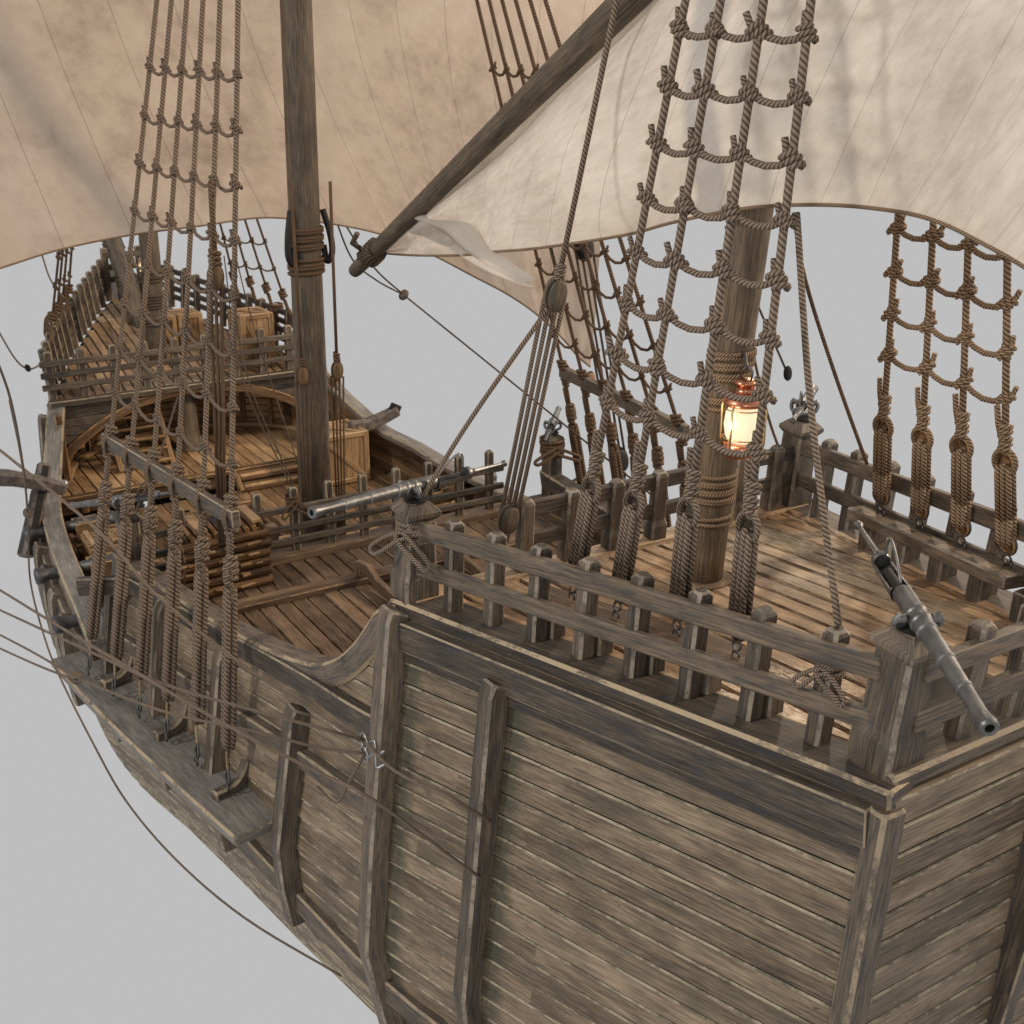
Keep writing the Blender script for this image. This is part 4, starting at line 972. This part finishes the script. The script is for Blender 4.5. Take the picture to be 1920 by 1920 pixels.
# ropes and blocks round the main mast
def halyard(label, u0, v0, ub, vb, ue, ve, x, r=.0055, n=4):
    top, b, e = at(u0, v0, x=x), at(ub, vb, x=x), at(ue, ve, x=x); d = (b-e).normalized()
    t = thing('halyard', label, 'halyard', e); block(t, b, d, .062, .036, [M['inner']], M['brownrope']); _, s_, _n = basis(d, V((-.85, .5, 0)))
    MB().tube([b+d*.03, top], r, 8).build('rope', M['brownrope'], t)
    MB().tube(coil(b+d*.046, d, r*1.5, r*.9, 3.5), r*.9, 7).build('seizing', M['brownrope'], t)
    mb = MB()
    for k in range(n): mb.tube([b-d*.02+s_*(k-(n-1)/2)*.014, e+s_*(k-(n-1)/2)*.008], r*.62, 6)
    mb.build('falls', M['brownrope'], t)
halyard('halyard with a block hanging right of the main mast', 619, 340, 632, 695, 640, 1000, 3.62)
halyard('halyard with a block close along the main mast', 545, 340, 567, 705, 577, 985, 3.60)
halyard('dark bundle of falls with a block among the near main shrouds', 395, 340, 404, 520, 417, 1020, 2.9, .0075, 3)
rope('thin line slanting from the forecastle to the quarterdeck railing', [at(420, 480, x=4.6), at(452, 700, x=4.1), V((3.40, .242, -.27))], .0026, M['darkrope'])
rope('thinner line beside it slanting to the same railing post', [at(432, 500, x=4.6), at(462, 700, x=4.1), V((3.40, .232, -.27))], .0026, M['darkrope'])
rope('thin line slanting past the tall crate down to the waist', [at(430, 430, x=4.9), at(478, 620, x=4.5), at(567, 895, x=3.95)], .0026, M['darkrope'])
rope('rope leading down inside the arched opening', [at(333, 745, x=4.7), at(300, 850, x=4.2), at(252, 965, x=3.6)], .0042, M['darkrope'])
BB = at(757, 553, x=4.2)
t = thing('pulley_block', 'small pulley block in mid air right of the main mast', 'pulley block', BB, 'small pulley blocks'); block(t, BB, (0, -.5, .5), .04, .03, [M['post']], M['darkrope'])
rope('slack brace from the tan sail to the mid-air block', [at(625, 400, x=4.2), at(660, 485, x=4.2), at(705, 525, x=4.2), BB], .0034, M['darkrope'])
rope('upper brace from the tan sail to the mid-air block', [at(640, 410, x=4.2), at(700, 500, x=4.2), BB], .0034, M['darkrope'])
rope('long thin line running from the mid-air block to the far bulwark', [BB, BB.lerp(at(1230, 935, y=-.90), .55), at(1230, 935, y=-.90)], .0034, M['darkrope'])
rope('thin line dropping behind the mizzen mast with a small weight', [at(1360, 425, y=-.6), at(1420, 570, y=-.6), at(1473, 692, y=-.6)], .0030, M['darkrope'])
t = thing('pulley_block', 'small dark block at the end of the thin line right of the mizzen mast', 'pulley block', at(1477, 700, y=-.6), 'small pulley blocks'); block(t, at(1477, 700, y=-.6), (.1, 0, 1), .034, .018, [M['black']], M['black'])
rope('thin line behind the lantern down to the far poop railing', [at(1395, 560, y=-.56), at(1412, 660, y=-.56), at(1437, 770, y=-.56), at(1466, 855, y=-.56), at(1510, 965, y=-.56)], .0036, M['brownrope'])
rope('brown line from the top down to the far poop railing', [at(1488, 400, y=-.20), at(1510, 525, y=-.27), at(1565, 700, y=-.36), at(1634, 893, y=-.46)], .0042, M['brownrope'])

# ------------------------------------------------------------------ sails and yards
def sail(label, bot, topf, rows, bulge, mats, cols=8, name='sail', loc=None, w=1.0):
    pts = catmull(bot, 5); n = len(pts); grid = []
    for i, p in enumerate(pts):
        q = i/(n-1); tp = V(topf(q)); col = []
        for j in range(rows+1):
            r_ = j/rows; c = p.lerp(tp, r_)+(V(bulge).normalized()*(.018*math.sin(q*47+r_*5)*math.exp(-r_*5)+.03*noise.noise(V((q*9, r_*3, 1.3))))*min(1, r_*12))+V(bulge)*math.sin(math.pi*min(1, r_*.9+.1*0))*math.sin(math.pi*(q*.8+.1))
            col.append(c)
        grid.append(col)
    mb = MB(); th = .004
    for i in range(n):
        for j in range(rows+1): mb.v.append(grid[i][j])
    for i in range(n-1):
        for j in range(rows):
            a = i*(rows+1)+j; u0, u1 = i/(n-1)*cols, (i+1)/(n-1)*cols
            mb.face((a, a+rows+1, a+rows+2, a+1), ((u0, j*.6), (u1, j*.6), (u1, (j+1)*.6), (u0, (j+1)*.6)), 0, .5, True)
    t = thing(name, label, 'sail', loc or pts[0])
    mb.build('cloth', mats, t)
    MB().tube(pts, .0035, 6).build('bolt_rope', mats if False else M['rope2'], t)
    return t, grid
foot = [at(-700, 760, x=3.3), at(-330, 610, x=3.6), at(0, 503, x=3.95), at(120, 466, x=4.02), at(250, 440, x=4.08), at(380, 423, x=4.1), at(500, 408, x=4.1), at(630, 421, x=4.1), at(730, 444, x=4.05), at(815, 480, x=3.98), at(880, 514, x=3.9), at(950, 551, x=3.8), at(1003, 587, x=3.68), at(1052, 632, x=3.52), at(1083, 668, x=3.42), at(1107, 688, x=3.36)]
YZ = 2.05
ms, mg = sail('large tan patched mainsail arching over the middle of the ship', foot, lambda q: (3.98, lerp(1.75, -1.75, q), YZ), 12, (.42, 0, 0), M['mainsail'], 15)
# the clew and its small block
cl = foot[-1]
t = thing('pulley_block', 'small wooden block hanging from the lower corner of the tan sail', 'pulley block', cl-V((0, 0, .05)), 'small pulley blocks'); block(t, cl-V((0, 0, .05)), (0, 0, 1), .06, .035, [M['crate']], M['brownrope'])
tackle('dark tackle with a round block hanging against the tan sail corner', at(1095, 330, x=3.2), at(1094, 462, x=3.2), at(1160, 862, y=-.88), at(1172, 895, y=-.88), .0055, M['darkrope'], 4, .085, .06, [M['black']])
single(MB().tube([(3.98, 1.9, YZ+.03), (3.98, 0, YZ+.03), (3.98, -1.9, YZ+.03)], [.025, .05, .025], 16, wood=True), 'yard', [M['mast']], 'long horizontal main yard above the picture carrying the tan sail', 'yard')
# lateen sail of the mizzen
Y0 = .115
ye = at(665, 508, y=Y0); y2 = at(752, 422, y=Y0); yd = (y2-ye).normalized(); yend = ye+yd*4.1
yd_ = thing('lateen_yard', 'dark round spar end with rope binding slanting up at the top centre', 'yard', ye)
MB().tube([ye-yd*.004, ye, ye+yd*.02, ye+yd*2.0, yend], [.015, .019, .0205, .034, .022], 16, wood=True, ti=.5).build('spar', [M['mast']], yd_)
mb = MB()
for q in (0, .018, .036): mb.tube(coil(ye+yd*(.125+q), yd, .0255, .0068, 2.4, 12, 1), .0075, 7)
mb.tube([ye+yd*.13+V((0, .03, .02)), ye+yd*.12+V((0, .05, .04)), ye+yd*.15+V((0, .045, .055))], .008, 7)
mb.build('rope_binding', M['darkrope'], yd_)
Y1 = Y0-.04
lf = [at(712, 474, y=Y1), at(765, 478, y=Y1), at(815, 479, y=Y1), at(870, 478, y=Y1+.01), at(925, 472, y=Y1+.02), at(1010, 465, y=Y1+.02), at(1170, 441, y=Y1+.02), at(1262, 417, y=Y1+.01), at(1400, 390, y=Y1), at(1550, 384, y=Y1-.01), at(1680, 396, y=Y1-.02), at(1765, 418, y=Y1-.03), at(1850, 460, y=Y1-.04), at(1925, 503, y=Y1-.05), at(2010, 560, y=Y1-.06)]
ls, lg = sail('pale lateen mizzen sail reaching from the spar to the top right corner', lf, lambda q: ye+yd*lerp(.16, 3.9, q)+V((0, -.035, 0)), 14, (0, .05, 0), M['whitesail'], 22)
# loose folded corner of the pale sail
Y2 = Y0-.02
tp = [at(800, 396, y=Y2), at(877, 418, y=Y2), at(902, 448, y=Y2), at(926, 470, y=Y2), at(960, 493, y=Y2), at(1005, 523, y=Y2)]
bt = [at(735, 408, y=Y2), at(800, 440, y=Y2), at(850, 473, y=Y2), at(900, 504, y=Y2), at(945, 524, y=Y2), at(993, 543, y=Y2)]
mid = [a.lerp(b, .5)+V((-.01, .03, -.004)) for a, b in zip(tp, bt)]
tp, mid, bt = catmull(tp, 4), catmull(mid, 4), catmull(bt, 4); mb = MB(); mb.strip(tp, mid); mb.strip(mid, bt)
b0 = MB(); n = len(tp)
for i in range(n):
    for q in range(7):
        w_ = q/6; b0.v.append(tp[i]*(1-w_)**2+mid[i]*2*w_*(1-w_)+bt[i]*w_**2+V((0, .02*math.sin(w_*6), 0)))
for i in range(n-1):
    for q in range(6):
        a = i*7+q; b0.face((a, a+7, a+8, a+1), ((i*.01+.2, q*.1), (i*.01+.21, q*.1), (i*.01+.21, q*.1+.1), (i*.01+.2, q*.1+.1)), 0, .5, True)
b0.build('loose_fold', M['whitesail'], ls)

# ------------------------------------------------------------------ crates
def crate(label, c, sx, sy, sz, rot=0):
    c = V(c); t = thing('crate', label, 'crate', c, 'wooden crates'); R = Matrix.Rotation(rot, 3, 'Z')
    def bx(mb, p, a, b, d, **k):
        n0 = len(mb.v); mb.box(p, a, b, d, **k)
        for i in range(n0, len(mb.v)): mb.v[i] = c+R@mb.v[i]
    f = MB(); w = .022
    for ax in (-1, 1):
        for ay in (-1, 1): bx(f, (ax*(sx/2-w/2), ay*(sy/2-w/2), sz/2), w, w, sz, ch=.002)
        for zz in (w/2, sz-w/2):
            bx(f, (0, ax*(sy/2-w*.45), zz), sx-2*w, w*.9, w, ch=.002); bx(f, (ax*(sx/2-w*.45), 0, zz), w*.9, sy-2*w, w, ch=.002)
    f.build('frame', CRATE, t)
    p = MB(); n = max(3, int(sy/.035))
    for k in range(n):
        yy = -sy/2+w*.6+(sy-1.2*w)*(k+.5)/n
        for zz in (.008, sz-.010): bx(p, (0, yy, zz), sx-w, (sy-1.2*w)/n-.0015, .006, ch=.0006)
        for xx in (-sx/2+.011, sx/2-.011): bx(p, (xx, yy, sz/2), .006, (sy-1.2*w)/n-.0015, sz-w, ch=.0006)
    n = max(3, int(sx/.035))
    for k in range(n):
        xx = -sx/2+w*.6+(sx-1.2*w)*(k+.5)/n
        for yy in (-sy/2+.011, sy/2-.011): bx(p, (xx, yy, sz/2), (sx-1.2*w)/n-.0015, .006, sz-w, ch=.0006)
    p.build('panelling', [M['crate'], M['inneredge']], t)
    d = MB()
    def diag(a, b, nrm):
        n0 = len(d.v); d.beam(a, b, .022, .008, nrm, ch=.001)
        for i in range(n0, len(d.v)): d.v[i] = c+R@d.v[i]
    for s_ in (-1, 1):
        diag(V((s_*(sx/2-.005), -sy/2+w, w)), V((s_*(sx/2-.005), sy/2-w, sz-w)), (1, 0, 0)); diag(V((-sx/2+w, s_*(sy/2-.005), w)), V((sx/2-w, s_*(sy/2-.005), sz-w)), (0, 1, 0))
    diag(V((-sx/2+w, -sy/2+w, sz-.004)), V((sx/2-w, sy/2-w, sz-.004)), (0, 0, 1)); d.build('diagonal_brace', CRATE, t)
crate('tall upright crate behind the forecastle railing left of the main mast', (5.47, -.355, -.338), .20, .165, .275)
crate('small square crate just right of the foremast on the forecastle deck', (5.80, .0, zfd(5.72)), .18, .115, .165)
crate('small square crate beside it on the forecastle deck left of the tall crate', (5.80, -.128, zfd(5.72)), .18, .125, .165)
crate('large crate in the waist right of the main mast against the far bulwark', (4.86, -.515, -.775), .24, .24, .24)

# ------------------------------------------------------------------ firewood pile on the quarterdeck
x0, y0, y1 = 3.235, .395, .665; z = -.4835
for k in range(9):
    if k < 6: lx, lz = x0+.004*random.uniform(-1, 1), -.482+.0325*k
    else: lx, lz = x0+.034*(k-5), -.482+.0325*5
    r = random.uniform(.0145, .0165); sl = random.uniform(-.004, .004)
    desc = 'bark-covered log %s of the firewood pile' % (['at the bottom', 'second from the bottom', 'third from the bottom', 'fourth from the bottom', 'fifth from the bottom', 'on the top near edge', 'in the top layer behind the near edge', 'in the middle of the top layer', 'at the back of the top layer'][k])
    mb = MB(); path = [V((lx+random.uniform(-.002, .002), lerp(y0, y1, q/8)+sl, lz+random.uniform(-.0012, .0012))) for q in range(9)]
    mb.tube(path, [r*random.uniform(.93, 1.05) for _ in path], 10, wood=True, cap=False)
    t = thing('log', desc, 'log', path[0], 'logs of the firewood pile'); mb.build('bark', M['bark'], t)
    e = MB(); e.lathe(path[0], (0, -1, 0), [(0, r), (.001, r*.9), (.0012, 0)], 12, capends=False); e.build('cut_end', M['logend'], t); e = MB(); e.lathe(path[-1], (0, 1, 0), [(0, r), (.001, r*.9), (.0012, 0)], 12, capends=False); e.build('cut_end', M['logend'], t)
for k in range(11):
    yy = lerp(y0+.02, y1-.01, k/10); rr = .0085
    mb = MB(); mb.tube([(x0-.01, yy, -.298), (x0+.07, yy+random.uniform(-.004, .004), -.293), (x0+.135, yy, -.292)], rr, 8, wood=True)
    single(mb, 'stick', M['bark'], 'thin stick number %s from the right laid across the firewood pile' % ['one', 'two', 'three', 'four', 'five', 'six', 'seven', 'eight', 'nine', 'ten', 'eleven'][k], 'stick', 'sticks on the firewood pile')
for yy, lab in ((.43, 'right'), (.60, 'left')):
    single(MB().beam((x0-.006, yy, -.276), (x0+.14, yy, -.276), .03, .010, ch=.001), 'board', CRATE, '%s short board laid over the firewood sticks' % lab, 'board', 'boards on the firewood pile')
mb = MB()
for k in range(26):
    a = V((x0-.018+random.uniform(-.003, .004), random.uniform(y0+.01, y1), -.49+random.choice([.016, .050, .082, .115, .147])+random.uniform(-.003, .003)))
    mb.beam(a, a+V((random.uniform(-.006, .006), random.uniform(.015, .05), random.uniform(-.004, .004))), .008, .006, ch=.001)
ob = single(mb, 'bark_scraps', M['logend'], 'torn pale bark scraps between the logs of the firewood pile', 'bark scraps'); ob['kind'] = 'stuff'

# ------------------------------------------------------------------ cannons in the waist
def cannon(label, x, sg, z=-.652, grp='cannons in the waist'):
    y = interp(YW, x); t = thing('cannon', label, 'cannon', (x, sg*(y-.2), -.76), grp); o = V((x, sg*(y-.02), z)); ax = V((0, sg, 0))
    MB().lathe(o, ax, [(-.34, .006), (-.335, .014), (-.322, .014), (-.318, .008), (-.31, .026), (-.30, .034), (-.24, .033), (-.236, .037), (-.225, .037), (-.22, .031), (-.10, .027), (-.096, .031), (-.088, .031), (-.084, .025), (.05, .021), (.065, .022), (.085, .031), (.10, .031), (.104, .026), (.104, .014), (.07, .013)], 20).build('barrel', M['iron'], t)
    mb = MB(); mb.lathe(o+ax*-.16+V((-.05, 0, 0)), (1, 0, 0), [(0, .009), (.10, .009)], 10); mb.build('trunnion', M['iron'], t)
    for s_ in (-1, 1):
        MB().sweep([(x+s_*.036, sg*(y-.36), z-.062), (x+s_*.036, sg*(y-.28), z-.050), (x+s_*.036, sg*(y-.27), z-.032), (x+s_*.036, sg*(y-.20), z-.030), (x+s_*.036, sg*(y-.19), z-.014), (x+s_*.036, sg*(y-.10), z-.014)], .018, [.030, .03, .05, .05, .075, .07], ch=.003).build('cheek', [M['inner'], M['inneredge']], t)
        for q in (.33, .15):
            MB().lathe((x+s_*.048, sg*(y-q), -.733), (s_, 0, 0), [(0, .027), (.014, .027), (.016, .024), (.016, .008), (.022, .007)], 18, ti=.5).build('wheel', M['crate'], t)
    MB().box((x, sg*(y-.24), z-.072), .10, .30, .02, ch=.003).build('bed', [M['inner'], M['inneredge']], t)
for x, l in ((3.62, 'nearest cannon poking out below the near cap rail beside the channel board'), (4.06, 'middle cannon on a truck carriage behind the near cap rail'), (4.50, 'far cannon on a truck carriage on the near side of the waist')): cannon(l, x, 1)
for x, l in ((4.16, 'cannon on the far side of the waist beside the large crate'), (3.70, 'cannon on the far side of the waist behind the quarterdeck railing')): cannon(l, x, -1)
# slatted chest
c = at(140, 978, z=-.66); c = V((4.32, .655, -.76))
t = thing('slatted_chest', 'low slatted wooden chest behind the curved cap rail at the left', 'chest', c)
MB().box(c+V((0, 0, .05)), .16, .20, .10, ch=.004).build('body', [M['inner'], M['inneredge']], t)
mb = MB()
for k in range(6): mb.box(c+V((-.065+.026*k, 0, .106)), .010, .20, .012, ch=.002)
for k in (-.08, 0, .08): mb.box(c+V((0, k, .116)), .16, .018, .010, ch=.002)
mb.build('lid_slats', CRATE, t)
# grating in the waist hatch
t = thing('hatch_grating', 'wooden lattice grating over the waist hatch seen through the quarterdeck railing', 'grating', (3.7, .2, -.75))
mb = MB()
for k in range(9): mb.box((3.56+.034*k, .22, -.742), .012, .34, .014, ch=.002)
for k in range(10): mb.box((3.70, .07+.034*k, -.740), .30, .012, .012, ch=.002)
mb.build('bars', DECK, t)
for k in range(2): MB().box((3.70, .04+.36*k, -.745), .34, .03, .03, ch=.003).build('coaming', QD, t)
# bitts and pin timber by the mast
for y in (.13, -.15):
    t = thing('bitt_post', '%s squared bitt post standing in the waist behind the main mast' % ('near' if y > 0 else 'far'), 'bitt', (3.98, y, -.76), 'bitts by the main mast')
    MB().beam((3.98, y, -.76), (3.98, y, -.60), .045, .045, (1, 0, 0), ch=.006).build('post', QD, t)
# hatch frame in the waist
t = thing('waist_hatch', 'dark open hatch with a raised timber frame in the waist', 'hatch', (4.38, .12, -.76))
MB().box((4.14, .12, -.745), .03, .34, .04, ch=.003).build('coaming', INN, t); MB().box((4.63, .12, -.745), .03, .34, .04, ch=.003).build('coaming', INN, t)
MB().box((4.385, -.035, -.745), .52, .03, .04, ch=.003).build('coaming', INN, t); MB().box((4.385, .275, -.745), .52, .03, .04, ch=.003).build('coaming', INN, t)
single(MB().box((4.38, .1, -1.05), 1.9, 1.3, .02), 'hold_floor', INN, 'dark plank floor of the hold under the open waist hatch', 'hold floor')
# low hatch at the stern
t = thing('stern_hatch', 'small dark framed hatch on the poop behind the nearest corner post', 'hatch', (1.0, .03, .075))
for q in (-1, 1): MB().box((1.03, .045+q*.075, .088), .11, .012, .022, ch=.002).build('frame_side', QD, t); MB().box((1.03+q*.055, .045, .088), .012, .162, .022, ch=.002).build('frame_end', QD, t)
MB().box((1.03, .045, .079), .10, .14, .004, ch=.001).build('dark_opening', M['black'], t)  # black panel stands in for the shade inside the deck opening

# ------------------------------------------------------------------ anchors on the bow quarters
t = thing('anchor', 'rusty anchor with a dark timber stock hanging outside the far left cap rail', 'anchor', at(60, 890, x=4.55))
MB().sweep([at(-60, 893, x=4.45), at(20, 896, x=4.5), at(75, 905, x=4.55), at(122, 918, x=4.6)], .05, [.08, .075, .055, .035], (1, 0, 0), ch=.008).build('shank', M['rust'], t)
MB().sweep([at(84, 868, x=4.62), at(70, 940, x=4.58), at(48, 1045, x=4.5)], .05, [.05, .075, .10], (1, 0, 0), ch=.012).build('stock', [M['black'], M['rust']], t)
MB().ball(at(120, 908, x=4.6), .02).build('pin', M['ironlight'], t)
t = thing('anchor', 'rusty anchor arm with a squared end beyond the far bulwark right of the main mast', 'anchor', at(700, 790, x=4.83))
MB().sweep([at(655, 800, x=4.85), at(690, 797, x=4.84), at(722, 782, x=4.83), at(745, 768, x=4.82)], .05, [.05, .05, .05, .052], (1, 0, 0), ch=.006).build('arm', M['rust'], t)
MB().sweep([at(738, 772, x=4.82), at(744, 758, x=4.82)], .05, .03, (1, 0, 0), ch=.004).build('bill', M['black'], t)
MB().sweep([at(680, 792, x=4.86), at(728, 770, x=4.86)], .02, .02, (1, 0, 0), ch=.004).build('stock', M['black'], t)

# ------------------------------------------------------------------ real size, light, camera
done = set()
for ob in list(bpy.data.objects):
    ob.location = ob.location*K
    if ob.type == 'MESH' and ob.data.name not in done:
        done.add(ob.data.name); ob.data.transform(Matrix.Scale(K, 4)); ob.data.update()
w = bpy.data.worlds.new('World'); SC.world = w; w.use_nodes = True
bg = w.node_tree.nodes['Background']; bg.inputs[0].default_value = (.515, .515, .515, 1); bg.inputs[1].default_value = 1.0
def area(name, loc, tgt, size, power, col):
    l = bpy.data.lights.new(name, 'AREA'); l.size = size; l.energy = power; l.color = col
    o = bpy.data.objects.new(name, l); COL.objects.link(o); o.location = V(loc)*K
    o.rotation_euler = (V(tgt)*K-V(loc)*K).to_track_quat('-Z', 'Y').to_euler(); return o
area('key_softbox', (2.6, 5.0, 3.4), (2.2, 0, -.1), 2.6, 3400, (1.0, .96, .91))
area('camera_side_softbox', (-3.2, 3.6, 2.0), (1.8, -.2, .1), 2.5, 1500, (1.0, .92, .83))
area('warm_softbox', (.6, -4.6, 2.6), (1.9, 0, -.1), 3.2, 6600, (1.0, .80, .59))
area('forecastle_softbox', (4.3, -3.4, 2.2), (5.2, 0, -.6), 1.3, 1900, (1.0, .80, .58))
l = bpy.data.lights.new('lantern_flame', 'POINT'); l.energy = 26; l.color = (1, .68, .36); l.shadow_soft_size = .06
l.energy = 7
o = bpy.data.objects.new('lantern_flame', l); COL.objects.link(o); o.location = (LP+V((-.014, .058, 0)))*K
l = bpy.data.lights.new('far_lantern_flame', 'POINT'); l.energy = 8; l.color = (1, .68, .36); l.shadow_soft_size = .05
o = bpy.data.objects.new('far_lantern_flame', l); COL.objects.link(o); o.location = (FL+V((-.05, .03, 0)))*K
cam = bpy.data.cameras.new('camera'); co = bpy.data.objects.new('camera', cam); COL.objects.link(co)
cam.sensor_width = 36; cam.lens = FOC/1920*36; cam.clip_start = .05; cam.clip_end = 400
R3 = Matrix((RT, CU, -CF)).transposed(); co.matrix_world = Matrix.Translation(CAM*K) @ R3.to_4x4()
cam.dof.use_dof = True; cam.dof.focus_distance = 2.35*K; cam.dof.aperture_fstop = 2.4
SC.camera = co
SC.view_settings.view_transform = 'Standard'; SC.view_settings.look = 'None'; SC.view_settings.exposure = 0; SC.view_settings.gamma = 1
